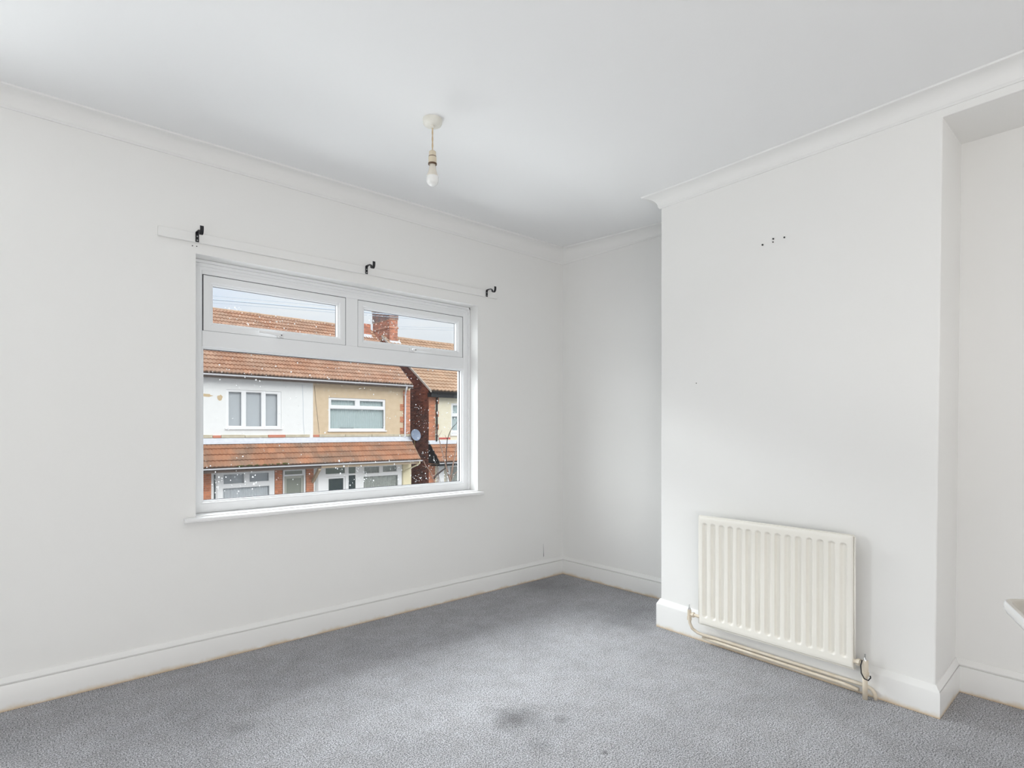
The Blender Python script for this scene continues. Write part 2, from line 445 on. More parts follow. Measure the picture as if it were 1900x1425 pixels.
# chimney breast, a little out of plumb at its right edge
bm = B()
foot = [CHL, CHR, (XR+0.03, CHR[1]), (XR+0.03, 1.70), (XA+0.03, 1.70), (XA+0.03, CHL[1])]
topp = [CHL, CHRT, (XR+0.03, CHRT[1]), (XR+0.03, 1.70), (XA+0.03, 1.70), (XA+0.03, CHL[1])]
va = [bm.verts.new((*p, 0)) for p in foot]; vb = [bm.verts.new((*p, 2.74)) for p in topp]
bm.faces.new(va); bm.faces.new(vb[::-1])
for i in range(6): bm.faces.new((va[i], vb[i], vb[(i+1) % 6], va[(i+1) % 6]))
bmesh.ops.recalc_face_normals(bm, faces=bm.faces)
CB = tag(obj('chimney_breast', bm, WALL, bevel=0.005), kind='structure')
# boxed-in beam over the right alcove, flush with the breast
bm = B()
def chx(y, z=2.3):    # breast/beam front plane
    a = Vector((CHL[0], CHL[1])); b = Vector((CHRT[0], CHRT[1]))
    return a.x + (b.x-a.x) * (a.y-y) / (a.y-b.y)
yb = YR + 0.002
v = [bm.verts.new(p) for p in ((chx(CHRT[1]), CHRT[1]+0.01, 2.296), (XR+0.03, CHRT[1]+0.01, 2.300), (XR+0.03, yb, 2.275), (chx(yb), yb, 2.270),
                               (chx(CHRT[1]), CHRT[1]+0.01, 2.74), (XR+0.03, CHRT[1]+0.01, 2.74), (XR+0.03, yb, 2.74), (chx(yb), yb, 2.74))]
for f in ((0,1,2,3),(7,6,5,4),(0,4,5,1),(1,5,6,2),(2,6,7,3),(3,7,4,0)): bm.faces.new([v[i] for i in f])
bmesh.ops.recalc_face_normals(bm, faces=bm.faces)
tag(obj('trim_1', bm, WALL, bevel=0.004), kind='structure')

# swept mouldings with mitred corners; profile = (distance out from the wall, fraction of height)
def sweep(path, prof, segs, hfun, side=1):
    """path: (x, y) list; the room lies on the right-hand side of travel (side=1)."""
    P = [Vector(p) for p in path]
    N = []
    for a, b in zip(P, P[1:]):
        d = (b - a).normalized(); N.append(Vector((d.y, -d.x)) * side)
    M = []
    for i in range(len(P)):
        if i == 0: M.append(N[0])
        elif i == len(P)-1: M.append(N[-1])
        else:
            m = (N[i-1] + N[i]).normalized(); M.append(m / max(0.3, m.dot(N[i])))
    bm = B()
    for s in segs:
        cols = []
        L = (P[s+1]-P[s]).length; n = max(1, int(L / 0.2))
        for q in range(n+1):
            t = q / n
            p = P[s].lerp(P[s+1], t)
            mm = M[s] if q == 0 else (M[s+1] if q == n else N[s])
            zb, zt = hfun(s, t, p)
            col = []
            for d, h in prof:
                w = p + mm * d
                z = zb + h * (zt(w) - zb) if callable(zt) else zb + h * (zt - zb)
                col.append(bm.verts.new((w.x, w.y, z)))
            cols.append(col)
        for a, b in zip(cols, cols[1:]):
            for k in range(len(prof)-1): bm.faces.new((a[k], b[k], b[k+1], a[k+1]))
        bm.faces.new(cols[0]); bm.faces.new(cols[-1][::-1])
    bmesh.ops.recalc_face_normals(bm, faces=bm.faces)
    return bm
# coving
cove = [(-0.01, 0.0), (0.006, 0.0), (0.010, 0.10)]
for k in range(9):
    a = k / 8 * math.pi / 2
    cove.append((0.012 + 0.062 * (1 - math.cos(a)), 0.12 + 0.76 * math.sin(a)))
cove += [(0.079, 0.90), (0.081, 1.0), (0.081, 1.06), (-0.01, 1.06)]
cpath = [(XL, YW), (XA, YW), (XA, CHL[1]), CHL, (chx(YR), YR)]
def cove_h(s, t, p):
    zt = lambda w: ceilz(w.x, w.y)
    if s in (0, 1): return 2.361, zt
    if s == 2: return 2.361 - 0.028*t, zt
    return 2.333 - 0.026 * t, zt
for i, segs in enumerate(([0], [1, 2], [3])):
    tag(obj('trim_%d' % (i+2), sweep(cpath, cove, segs, cove_h), CORN, smooth='auto'), kind='structure')
# skirting boards
skp = [(-0.005, 0.0), (0.019, 0.0), (0.019, 0.765), (0.018, 0.785), (0.0115, 0.790), (0.0115, 0.815), (0.0165, 0.822), (0.0175, 0.845), (0.0155, 0.875), (0.0095, 0.93), (0.007, 0.975), (0.005, 1.0), (-0.005, 1.0)]
plain = [(-0.005, 0.0), (0.019, 0.0), (0.0195, 0.80), (0.018, 0.84), (0.012, 0.90), (0.006, 0.985), (0.003, 1.0), (-0.005, 1.0)]
p1 = [(XL, YW), (XA, YW), (XA, CHL[1])]
tag(obj('baseboard_left', sweep(p1, skp, [0], lambda s, t, p: (0, 0.127 + 0.006*t)), SKIRT, smooth='auto'), kind='structure')
tag(obj('baseboard_right', sweep(p1, skp, [1], lambda s, t, p: (0, 0.133)), SKIRT, smooth='auto'), kind='structure')
p2 = [(XA, CHL[1]), CHL, CHR, (XR, CHR[1]), (XR, YR)]
hh = {0: (0.156, 0.156), 1: (0.156, 0.118), 2: (0.120, 0.136), 3: (0.138, 0.118)}
f2 = lambda s, t, p: (0, hh[s][0] + (hh[s][1]-hh[s][0]) * t)
tag(obj('baseboard_chimney', sweep(p2, plain, [0, 1], f2), SKIRT, smooth='auto'), kind='structure')
tag(obj('baseboard_alcove', sweep(p2, skp, [2, 3], f2), SKIRT, smooth='auto'), kind='structure')
p3 = [(XR, YR), (XL, YR), (XL, YW)]
tag(obj('baseboard_back', sweep(p3, skp, [0, 1], lambda s, t, p: (0, 0.13)), SKIRT, smooth='auto'), kind='structure')

# small marks in the plaster
def disc(bm, c, n, r, seg=10):
    c = Vector(c); n = Vector(n).normalized(); a = n.orthogonal().normalized(); b = n.cross(a)
    top = [bm.verts.new(c + (a*math.cos(2*math.pi*k/seg) + b*math.sin(2*math.pi*k/seg)) * r + n*0.0006) for k in range(seg)]
    bot = [bm.verts.new(v.co - n*0.003) for v in top]
    bm.faces.new(top)
    for k in range(seg): bm.faces.new((top[k], bot[k], bot[(k+1) % seg], top[(k+1) % seg]))
    bmesh.ops.recalc_face_normals(bm, faces=bm.faces)
for x, z in ((0.618, 1.963), (0.636, 1.964)):
    bm = B(); disc(bm, (x, YW, z), (0, -1, 0), 0.0026); obj('screw_hole', bm, GRATE, WL)
for y, z, r in ((1.218, 1.985, 0.0042), (1.166, 2.000, 0.0036), (1.167, 1.985, 0.003), (1.114, 1.993, 0.0036), (1.575, 1.345, 0.0025)):
    x = CHL[0] + (CHR[0]-CHL[0]) * (CHL[1]-y) / (CHL[1]-CHR[1]) + 0.002*z/2
    bm = B(); disc(bm, (x - 0.0005, y, z), (-1, 0.04, 0), r); obj('screw_hole', bm, GRATE, CB)
bm = B()
cr_p = [(2.930, 0.250, 0.0006), (2.931, 0.22, 0.0012), (2.932, 0.19, 0.0016), (2.933, 0.165, 0.003), (2.932, 0.152, 0.0008)]
L_ = [bm.verts.new((x-w, YW-0.0006, z)) for x, z, w in cr_p]; R_ = [bm.verts.new((x+w, YW-0.0006, z)) for x, z, w in cr_p]
for k in range(4): bm.faces.new((L_[k], R_[k], R_[k+1], L_[k+1]))
obj('crack', bm, CRACK, WL)

# ------------------------------------------------------------------ window_1
def rect_frame(bm, x0, x1, z0, z1, w, yf, yb, cham=0.006):
    """mitred frame ring with a chamfered inner edge"""
    prof = [(0, yb), (0, yf), (w - cham*1.6, yf), (w - cham*0.4, yf + cham*0.5), (w, yf + cham), (w, yb)]
    cor = [(x0, z0, 1, 1), (x1, z0, -1, 1), (x1, z1, -1, -1), (x0, z1, 1, -1)]
    rings = [[bm.verts.new((cx + sx*d, y, cz + sz*d)) for d, y in prof] for cx, cz, sx, sz in cor]
    n = len(prof)
    for i in range(4):
        a, b = rings[i], rings[(i+1) % 4]
        for k in range(n): bm.faces.new((a[k], b[k], b[(k+1) % n], a[(k+1) % n]))
    bmesh.ops.recalc_face_normals(bm, faces=bm.faces)
def pane(bm, x0, x1, z0, z1, y, th=0.004): box(bm, x0, x1, y, y+th, z0, z1)

def room_window(name, x0, x1, z0, z1, detailed=True):
    YF = 3.060
    w = empty(name, ((x0+x1)/2, YF, z0), kind='structure')
    bm = B()
    rect_frame(bm, x0, x1, z0, z1, 0.050, YF, YF+0.07)
    # stepped head moulding and side trims
    box(bm, x0+0.001, x1-0.001, YF-0.012, YF+0.002, z1-0.016, z1-0.001)
    box(bm, x1-0.013, x1-0.001, YF-0.012, YF+0.002, z0, z1)
    box(bm, x0, x1, YF-0.006, YF+0.002, z1-0.032, z1-0.016)
    zt0, zt1 = 1.508, 1.586
    if detailed:
        box(bm, x0+0.048, x1-0.048, YF, YF+0.07, 1.8625, z1-0.048)
        box(bm, x0+0.049, x1-0.049, YF, YF+0.07, zt0, zt1)
        xm0, xm1 = 1.425, 1.498
        box(bm, xm0, xm1, YF, YF+0.07, zt1, 1.8625)
    obj('frame', bm, PVC, w, bevel=0.002)
    if not detailed:
        bm = B(); pane(bm, x0+0.045, x1-0.045, z0+0.045, z1-0.045, YF+0.035); obj('glass_pane', bm, GLASS, w)
        return w
    # fixed lower light: bead, gasket, pane
    bm = B(); rect_frame(bm, x0+0.046, x1-0.046, z0+0.046, zt0+0.002, 0.011, YF+0.010, YF+0.034, 0.007)
    obj('glazing_bead', bm, PVC, w)
    bm = B(); rect_frame(bm, x0+0.054, x1-0.054, z0+0.054, zt0-0.007, 0.0055, YF+0.032, YF+0.040, 0.001)
    obj('gasket', bm, GASK, w)
    bm = B(); pane(bm, x0+0.05, x1-0.05, z0+0.05, zt0, YF+0.037); obj('glass_pane', bm, GLASS, w)
    for sx0, sx1, hx, hd in ((0.684, 1.425, 1.052, -1), (1.498, 2.262, 1.860, 1)):
        bm = B(); rect_frame(bm, sx0-0.001, sx1+0.001, zt1-0.001, 1.863, 0.006, YF+0.004, YF+0.03, 0.0005)
        obj('gasket', bm, GASK, w)
        bm = B(); rect_frame(bm, sx0+0.0025, sx1-0.0025, zt1+0.0015, 1.8595, 0.036, YF+0.003, YF+0.05, 0.006)
        s = obj('sash', bm, PVC, w, bevel=0.001)
        bm = B(); rect_frame(bm, sx0+0.036, sx1-0.036, zt1+0.034, 1.826, 0.011, YF+0.010, YF+0.034, 0.007)
        obj('glazing_bead', bm, PVC, s)
        bm = B(); rect_frame(bm, sx0+0.0445, sx1-0.0445, zt1+0.0425, 1.8175, 0.004, YF+0.033, YF+0.039, 0.001)
        obj('gasket', bm, GASK, s)
        bm = B(); pane(bm, sx0+0.04, sx1-0.04, zt1+0.038, 1.822, YF+0.037); obj('glass_pane', bm, GLASS, s)
        # espagnolette handle lying along the bottom rail
        zc = zt1 + 0.012
        bm = B()
        box(bm, hx-0.016, hx+0.016, YF-0.012, YF+0.004, zc-0.011, zc+0.011)
        tube(bm, [(hx, YF+0.0, zc), (hx, YF-0.030, zc)], 0.009, 12)
        L = [(hx, YF-0.030, zc+0.001), (hx+hd*0.02, YF-0.036, zc+0.002), (hx+hd*0.06, YF-0.038, zc+0.006), (hx+hd*0.118, YF-0.034, zc+0.008)]
        tube(bm, L, [0.0095, 0.0085, 0.0075, 0.0065], 10)
        obj('handle', bm, SILLM, s, smooth='auto')
        bm = B(); tube(bm, [(hx+hd*0.006, YF-0.037, zc-0.001), (hx+hd*0.006, YF-0.0425, zc-0.001)], 0.0035, 10)
        obj('lock_button', bm, GASK, s)
    # raindrops on the outer side of the glass
    bm = B()
    yo = YF + 0.0415
    def drop(x, z, r):
        s = random.uniform(0.9, 1.25)
        ring0 = [bm.verts.new((x + r*math.cos(a)*0.95, yo, z + r*s*math.sin(a))) for a in [k*math.pi/3 for k in range(6)]]
        ring1 = [bm.verts.new((x + r*math.cos(a)*0.62, yo + r*0.4, z + r*s*0.62*math.sin(a))) for a in [k*math.pi/3 for k in range(6)]]
        for k in range(6): bm.faces.new((ring0[k], ring0[(k+1) % 6], ring1[(k+1) % 6], ring1[k]))
        bm.faces.new(ring1); bm.faces.new(ring0[::-1])
    rnd = random.Random(3)
    def rr(): return min(0.0046, 0.0015 * math.exp(abs(rnd.gauss(0, 0.55))))
    for _ in range(230): drop(rnd.uniform(0.70, 2.23), 0.765 + 0.73 * rnd.random()**0.9, rr())
    for _ in range(130): drop(rnd.uniform(1.85, 2.23), 0.765 + 0.5 * rnd.random()**1.5, rr())
    for _ in range(70): drop(rnd.uniform(0.70, 1.9), rnd.gauss(1.40, 0.06), rr())
    for _ in range(45): drop(rnd.uniform(1.38, 1.62), 0.765 + 0.16*rnd.random(), rr()*1.15)
    for _ in range(35): drop(rnd.uniform(0.70, 0.95), 0.765 + 0.2*rnd.random(), rr()*1.2)
    for _ in range(60): drop(rnd.uniform(0.745, 1.36), rnd.uniform(1.64, 1.73), rr()*0.9)
    for _ in range(60): drop(rnd.uniform(1.57, 1.80), rnd.uniform(1.64, 1.80), rr()*0.9)
    bmesh.ops.recalc_face_normals(bm, faces=bm.faces)
    tag(obj('raindrops', bm, DROP, w, smooth=True), kind='stuff')
    return w
W1 = room_window('window_1', HOLE[0], HOLE[1], 0.692, HOLE[3])
W2 = room_window('added_window', HOLE2[0], HOLE2[1], 0.692, HOLE2[3], detailed=False)  # made-up window left of the view, added to let in the fill lamp
def sill(x0, x1, parent):
    bm = B()
    pr = [(3.062, 0.692), (2.934, 0.686), (2.928, 0.683), (2.925, 0.677), (2.926, 0.669), (2.931, 0.665), (3.062, 0.665)]
    xa, xb = x0 - 0.052, x1 + 0.026
    prism(bm, [q for q in pr[:-1]] + [(2.9655, 0.665)] + [], 'x', xa, xb)
    # the part inside the reveal
    return bm
for h, wn in ((HOLE, W1), (HOLE2, W2)):
    bm = B()
    nose = [(2.9655, 0.6875), (2.934, 0.6862), (2.928, 0.683), (2.925, 0.677), (2.926, 0.669), (2.931, 0.665), (2.9655, 0.665)]
    prism(bm, nose, 'x', h[0]-0.052, h[1]+0.026)
    box(bm, h[0]+0.0005, h[1]-0.0005, 2.9655, 3.075, 0.6725, 0.6915)
    obj('window_sill', bm, SILLM, wn, bevel=0.001)

# ------------------------------------------------------------------ curtain batten and pole brackets
bm = B()
def bz(x): return 2.0005 + 0.0100 * (x - 0.477)
x0, x1 = 0.477, 2.477
vv = [bm.verts.new(p) for p in ((x0, 2.948, bz(x0)-0.0235), (x1, 2.952, bz(x1)-0.0235), (x1, YW, bz(x1)-0.0235), (x0, YW, bz(x0)-0.0235),
                                (x0, 2.948, bz(x0)+0.0215), (x1, 2.952, bz(x1)+0.0215), (x1, YW, bz(x1)+0.0215), (x0, YW, bz(x0)+0.0215))]
for f in ((0,3,2,1),(4,5,6,7),(0,1,5,4),(1,2,6,5),(2,3,7,6),(3,0,4,7)): bm.faces.new([vv[i] for i in f])
tag(obj('curtain_batten', bm, WALL, bevel=0.003), 'long white painted wooden batten fixed to the wall above the window', 'batten')

def bracket(x, label):
    z = bz(x) + 0.017
    e = empty('curtain_pole_bracket', (x, 2.948, z-0.04), label, 'bracket', 'black curtain pole brackets on the batten')
    yw = 2.9485
    bm = B(); box(bm, x-0.0075, x+0.0075, yw-0.003, yw, z-0.040, z+0.002); obj('wall_plate', bm, BLACK, e, bevel=0.0008)
    pts = [(yw-0.0015, z+0.001), (yw-0.006, z+0.004), (yw-0.020, z+0.0055), (yw-0.050, z+0.003), (yw-0.058, z-0.004), (yw-0.062, z-0.016), (yw-0.070, z-0.022),
           (yw-0.080, z-0.022), (yw-0.088, z-0.014), (yw-0.091, z-0.002), (yw-0.090, z+0.012)]
    bm = B(); th = 0.0018; n = len(pts); top = []; bot = []
    for i, (y, zz) in enumerate(pts):
        a = Vector(pts[max(0, i-1)]); b = Vector(pts[min(n-1, i+1)]); d = (b-a).normalized(); nn = Vector((-d.y, d.x)) * th
        hw = 0.0055 if 1 < i < 5 else 0.0075
        for sgn, lst in ((1, top), (-1, bot)):
            lst.append((bm.verts.new((x-hw, y+nn.x*sgn, zz+nn.y*sgn)), bm.verts.new((x+hw, y+nn.x*sgn, zz+nn.y*sgn))))
    for i in range(n-1):
        bm.faces.new((top[i][0], top[i+1][0], top[i+1][1], top[i][1])); bm.faces.new((bot[i][1], bot[i+1][1], bot[i+1][0], bot[i][0]))
        bm.faces.new((top[i][0], bot[i][0], bot[i+1][0], top[i+1][0])); bm.faces.new((top[i][1], top[i+1][1], bot[i+1][1], bot[i][1]))
    bm.faces.new((top[0][0], top[0][1], bot[0][1], bot[0][0])); bm.faces.new((top[-1][1], top[-1][0], bot[-1][0], bot[-1][1]))
    bmesh.ops.recalc_face_normals(bm, faces=bm.faces)
    obj('hook', bm, BLACK, e, smooth='auto')
    for dz in (-0.014, -0.032):
        bm = B(); tube(bm, [(x, yw-0.0028, z+dz), (x, yw-0.0045, z+dz)], 0.003, 10)
        obj('screw', bm, STEEL, e)
bracket(0.634, 'black hook bracket at the left end of the batten, beside the pale bare end')
bracket(1.496, 'black hook bracket in the middle of the batten above the window')
bracket(2.377, 'black hook bracket at the right end of the batten, nearest the corner')

# ------------------------------------------------------------------ pendant lamp
PX, PY = 1.295, 1.965
pz = ceilz(PX, PY)
e = empty('pendant_light', (PX, PY, pz), 'bare light bulb on a short flex hanging from a white ceiling rose', 'lamp')
bm = B(); lathe(bm, [(0, pz+0.004), (0.040, pz+0.004), (0.0405, pz-0.003), (0.0395, pz-0.016), (0.0365, pz-0.022), (0.031, pz-0.0255), (0.010, pz-0.0275), (0.009, pz-0.036), (0.0045, pz-0.037), (0, pz-0.037)], PX, PY, 40)
obj('ceiling_rose', bm, ROSEM, e, smooth='auto')
bm = B()
for sg in (0, math.pi):
    pts = []
    for k in range(26):
        t = k/25; a = sg + t*12
        pts.append((PX + 0.0013*math.cos(a), PY + 0.0013*math.sin(a), pz-0.033 - t*(pz-0.033-2.254)))
    tube(bm, pts, 0.0022, 8)
obj('flex', bm, FLEX, e, smooth=True)
bm = B(); lathe(bm, [(0, 2.258), (0.010, 2.258), (0.0145, 2.254), (0.0152, 2.236), (0.0157, 2.2345)], PX, PY, 28)
lathe(bm, [(0.0157, 2.2325), (0.0168, 2.2315), (0.0172, 2.204), (0.0165, 2.2025), (0.0125, 2.202), (0, 2.206)], PX, PY, 28)
obj('lamp_holder', bm, BAKE, e, smooth='auto')
bm = B(); lathe(bm, [(0.0145, 2.2355), (0.0161, 2.2350), (0.0161, 2.232), (0.0145, 2.2315)], PX, PY, 28)
obj('holder_ring', bm, DARKB, e, smooth='auto')
bm = B(); lathe(bm, [(0.0150, 2.2065), (0.0181, 2.206), (0.0181, 2.2015), (0.0135, 2.2005)], PX, PY, 28)
obj('holder_ring', bm, DARKB, e, smooth='auto')
bl = empty('light_bulb', (PX, PY, 2.11)); bl.parent = e; bl.location = (0, 0, 2.11 - pz)
bpy.data.objects.remove(bl)
bm = B(); lathe(bm, [(0.0110, 2.206), (0.0120, 2.196), (0.0145, 2.190), (0.0165, 2.176), (0.0205, 2.162), (0.0248, 2.153), (0.0252, 2.150)], PX, PY, 36)
nk = obj('bulb_base', bm, BULBN, e, smooth='auto')
bm = B(); lathe(bm, [(0.0252, 2.1505)] + [(0.0255*math.cos(a)**0.9 if a < 1.55 else 0, 2.138 - 0.0265*math.sin(a)) for a in [k*math.pi/2/10 for k in range(11)]], PX, PY, 36)
obj('bulb', bm, BULBG, e, smooth=True)

# ------------------------------------------------------------------ radiator
RY0, RY1, RZ0, RZ1 = 0.802, 1.512, 0.112, 0.660
def rx(y): return 2.585 + 0.020 * (y - RY0) / (RY1 - RY0)     # front face plane, parallel to the breast
rad = empty('radiator', (rx(1.15)+0.03, 1.155, 0), 'cream ribbed single panel radiator on the chimney breast', 'radiator')
bm = B()
NF = 15; pitch = (RY1-RY0-0.024) / NF
cols = 15*10; rows = 44
def rdepth(y, z):
    u = (y - RY0 - 0.012) / pitch
    edge = min(y-RY0, RY1-y, z-RZ0, RZ1-z)
    d = 0.0
    if edge < 0.006: d = 0.006 * (1 - max(edge, 0)/0.006)**2
    if 0 <= u < NF:
        f = abs((u - math.floor(u)) - 0.5) * pitch       # distance from the flute's axis
        zc0, zc1 = RZ0+0.040, RZ1-0.036
        hw = 0.0105
        if z > zc1 - hw: f = math.hypot(f, (z - (zc1-hw)))
        if z < zc0 + hw: f = math.hypot(f, (zc0+hw) - z)
        t = min(1, max(0, (hw + 0.0045 - f) / 0.009)); t = t*t*(3-2*t)
        d += 0.0115 * t
    return d
ys = [RY0 + (RY1-RY0)*i/(NF*12) for i in range(NF*12+1)]
zs = sorted(set([RZ0, RZ0+0.003, RZ0+0.006] + [RZ0+0.02+0.004*k for k in range(11)] + [RZ0+0.07 + (RZ1-RZ0-0.14)*k/12 for k in range(13)] + [RZ1-0.066+0.004*k for k in range(13)] + [RZ1-0.006, RZ1-0.003, RZ1]))
gr = [[bm.verts.new((rx(y) + rdepth(y, z), y, z)) for z in zs] for y in ys]
for i in range(len(ys)-1):
    for j in range(len(zs)-1): bm.faces.new((gr[i][j], gr[i+1][j], gr[i+1][j+1], gr[i][j+1]))
T = 0.028
bk = lambda v: bm.verts.new((v.co.x + T - (v.co.x - rx(v.co.y)), v.co.y, v.co.z))
per = [gr[i][0] for i in range(len(ys))] + [gr[-1][j] for j in range(1, len(zs))] + [gr[i][-1] for i in range(len(ys)-2, -1, -1)] + [gr[0][j] for j in range(len(zs)-2, 0, -1)]
pb = [bk(v) for v in per]
for k in range(len(per)): bm.faces.new((per[k], pb[k], pb[(k+1) % len(per)], per[(k+1) % len(per)]))
bm.faces.new(pb)
bmesh.ops.recalc_face_normals(bm, faces=bm.faces)
obj('panel', bm, RADM, rad, smooth='auto')
bm = B()      # seams: rolled rim along the bottom and right edges
tube(bm, [(rx(RY0)+0.010, RY0-0.001, RZ0-0.003), (rx(RY1)+0.010, RY1+0.001, RZ0-0.003)], 0.0035, 8)
tube(bm, [(rx(RY0)+0.012, RY0-0.0035, RZ0-0.003), (rx(RY0)+0.012, RY0-0.0035, RZ1-0.004)], 0.0035, 8)
tube(bm, [(rx(RY1)+0.012, RY1+0.0035, RZ0-0.003), (rx(RY1)+0.012, RY1+0.0035, RZ1+0.001)], 0.0035, 8)
tube(bm, [(rx(RY0)+0.012, RY0, RZ1+0.001), (rx(RY1)+0.012, RY1, RZ1+0.001)], 0.003, 8)
obj('rim_seam', bm, RADM, rad, smooth=True)
for y in (0.93, 1.38):
    bm = B(); box(bm, rx(y)+0.026, rx(y)+0.078, y-0.015, y+0.015, 0.20, 0.58); obj('wall_bracket', bm, RADM, rad)
# left valve
def pt(dx, y, z): return (rx(y)+dx, y, z)
ly = 1.572
bm = B()
tube(bm, [pt(0.012, 1.512, 0.143), pt(0.012, ly, 0.143)], 0.008, 12)
tube(bm, [pt(0.012, ly, 0.118), pt(0.012, ly, 0.165)], [0.010, 0.010], 12)
tube(bm, [pt(0.012, ly, 0.128), pt(0.012, ly, 0.112)], [0.0135, 0.0135], 6)
tube(bm, [pt(0.012, 1.545, 0.143), pt(0.012, 1.556, 0.143)], 0.0135, 6)
obj('valve', bm, PIPEM, rad, smooth='auto', label='small cream lockshield valve')
bm = B(); tube(bm, [pt(0.012, ly, 0.163), pt(0.012, ly, 0.172), pt(0.012, ly, 0.178), pt(0.012, ly, 0.192)], [0.007, 0.006, 0.003, 0.0025], 10)
obj('valve_spindle', bm, STEEL, rad, smooth='auto')
bm = B()
tube(bm, [pt(0.012, ly, 0.12), pt(0.013, ly-0.002, 0.095), pt(0.016, ly-0.014, 0.070), pt(0.024, ly-0.040, 0.053), pt(0.032, ly-0.075, 0.047), pt(0.040, ly-0.12, 0.046), pt(0.040, 1.2, 0.045), pt(0.040, 0.80, 0.044), pt(0.040, 0.762, 0.043), pt(0.038, 0.742, 0.036), pt(0.036, 0.732, 0.022), pt(0.036, 0.729, 0.0)], 0.0075, 12)
obj('pipe', bm, PIPEM, rad, smooth=True)
bm = B()
tube(bm, [pt(0.040, ly-0.06, 0.030), pt(0.042, 1.2, 0.026), pt(0.040, 0.85, 0.024), pt(0.028, 0.79, 0.022)], 0.0075, 12)
obj('pipe', bm, PIPEM, rad, smooth=True)
# right valve and riser
vy = 0.760
bm = B()
tube(bm, [pt(0.012, 0.802, 0.143), pt(0.010, vy, 0.143)], 0.009, 12)
tube(bm, [pt(0.012, 0.790, 0.143), pt(0.011, 0.778, 0.143)], 0.0145, 6)
tube(bm, [pt(0.010, vy, 0.100), pt(0.010, vy, 0.158)], 0.0125, 12)
tube(bm, [pt(0.010, vy, 0.112), pt(0.010, vy, 0.096)], 0.0150, 6)
obj('valve', bm, PIPEM, rad, smooth='auto')
bm = B(); tube(bm, [pt(0.010, vy, 0.157), pt(0.010, vy, 0.166), pt(0.010, vy, 0.170), pt(0.010, vy, 0.184)], [0.0075, 0.006, 0.003, 0.003], 10)
obj('valve_spindle', bm, STEEL, rad, smooth='auto')
bm = B(); tube(bm, [pt(0.010, vy, 0.104), pt(0.010, vy, 0.0)], 0.0095, 14)
obj('riser_pipe', bm, PIPEM, rad, smooth=True)
bm = B()
tube(bm, [pt(0.0, vy+0.008, 0.160), pt(-0.010, vy+0.010, 0.140), pt(-0.016, vy+0.006, 0.112), pt(-0.014, vy-0.004, 0.092), pt(-0.006, vy-0.016, 0.086), pt(0.002, vy-0.022, 0.096), pt(0.004, vy-0.020, 0.104)], 0.0025, 8)
obj('cable_loop', bm, BLACK, rad, smooth=True, label='black plastic loop round the valve')

# ------------------------------------------------------------------ washbasin at the right edge of the view
fw = Vector((0.6621, 0.7494)); rt = Vector((0.7494, -0.6621))
def loc2(f, r_): return fw*f + rt*r_
bas = empty('washbasin', (*loc2(0.80, 1.13), 0), 'white basin with beige inside, only its rounded corner in view beside the alcove', 'basin')
ex_ = rt.normalized(); corner = loc2(0.990, 0.863); e2 = (loc2(0.86, 0.790) - loc2(0.990, 0.863)).normalized()
def superpoly(inset, n=40):
    """rounded four-sided outline, corner at the far left"""
    A = corner; Bp = corner + ex_*0.50; Cc = Bp + e2*0.36; D = A + e2*0.36
    poly = [A, D, Cc, Bp]; c = (A+Bp+Cc+D)/4
    out = []
    rad_ = 0.022
    for i in range(4):
        p0, p, p2_ = poly[i-1], poly[i], poly[(i+1) % 4]
        da = (p0-p).normalized(); db = (p2_-p).normalized()
        cut = rad_
        a = p + da*cut; b = p + db*cut
        for k in range(9):
            t = k/8; out.append(a*(1-t)**2 + p*2*t*(1-t) + b*t*t)
    res = []
    m = len(out)
    for i, q in enumerate(out):
        tn = (out[(i+1) % m] - out[i-1]).normalized(); nn = Vector((tn.y, -tn.x))
        if (c-q).dot(nn) < 0: nn = -nn
        res.append(q + nn*inset)
    return res
bm = B()
zr = 0.8020
lv = [(0.075, zr-0.12), (0.050, zr-0.045), (0.016, zr-0.030), (0.004, zr-0.020), (0.0, zr-0.011), (0.0005, zr-0.003), (0.002, zr-0.0005), (0.0035, zr)]
rings = [[bm.verts.new((q.x, q.y, z)) for q in superpoly(i_)] for i_, z in lv]
for a, b in zip(rings, rings[1:]):
    for k in range(len(a)): bm.faces.new((a[k], a[(k+1) % len(a)], b[(k+1) % len(a)], b[k]))
bm.faces.new(rings[0][::-1])
bmesh.ops.recalc_face_normals(bm, faces=bm.faces)
obj('outer_side', bm, PORC, bas, smooth=True)
bm = B()
lv = [(0.0035, zr), (0.010, zr-0.0005), (0.0125, zr-0.003), (0.0165, zr-0.010), (0.024, zr-0.018), (0.045, zr-0.024), (0.10, zr-0.028)]
rings = [[bm.verts.new((q.x, q.y, z)) for q in superpoly(i_)] for i_, z in lv]
for a, b in zip(rings, rings[1:]):
    for k in range(len(a)): bm.faces.new((a[k], a[(k+1) % len(a)], b[(k+1) % len(a)], b[k]))
bm.faces.new(rings[-1])
obj('bowl', bm, PORCB, bas, smooth=True)
bm = B()
cc = loc2(0.80, 1.13)
lathe(bm, [(0, 0), (0.11, 0), (0.10, 0.03), (0.075, 0.12), (0.07, 0.5), (0.09, zr-0.125), (0, zr-0.125)], cc.x, cc.y, 24)
obj('pedestal', bm, PORC, bas, smooth='auto')

# ================================================================== OUTSIDE
GZ = -2.90
bm = B(); box(bm, -25, 50, 3.9, 60, GZ-0.3, GZ); tag(obj('ground', bm, ASPH), kind='structure')
bm = B(); box(bm, -25, 50, 19.0, 21.3, GZ, GZ+0.08); tag(obj('pavement', bm, PAVE), kind='structure')

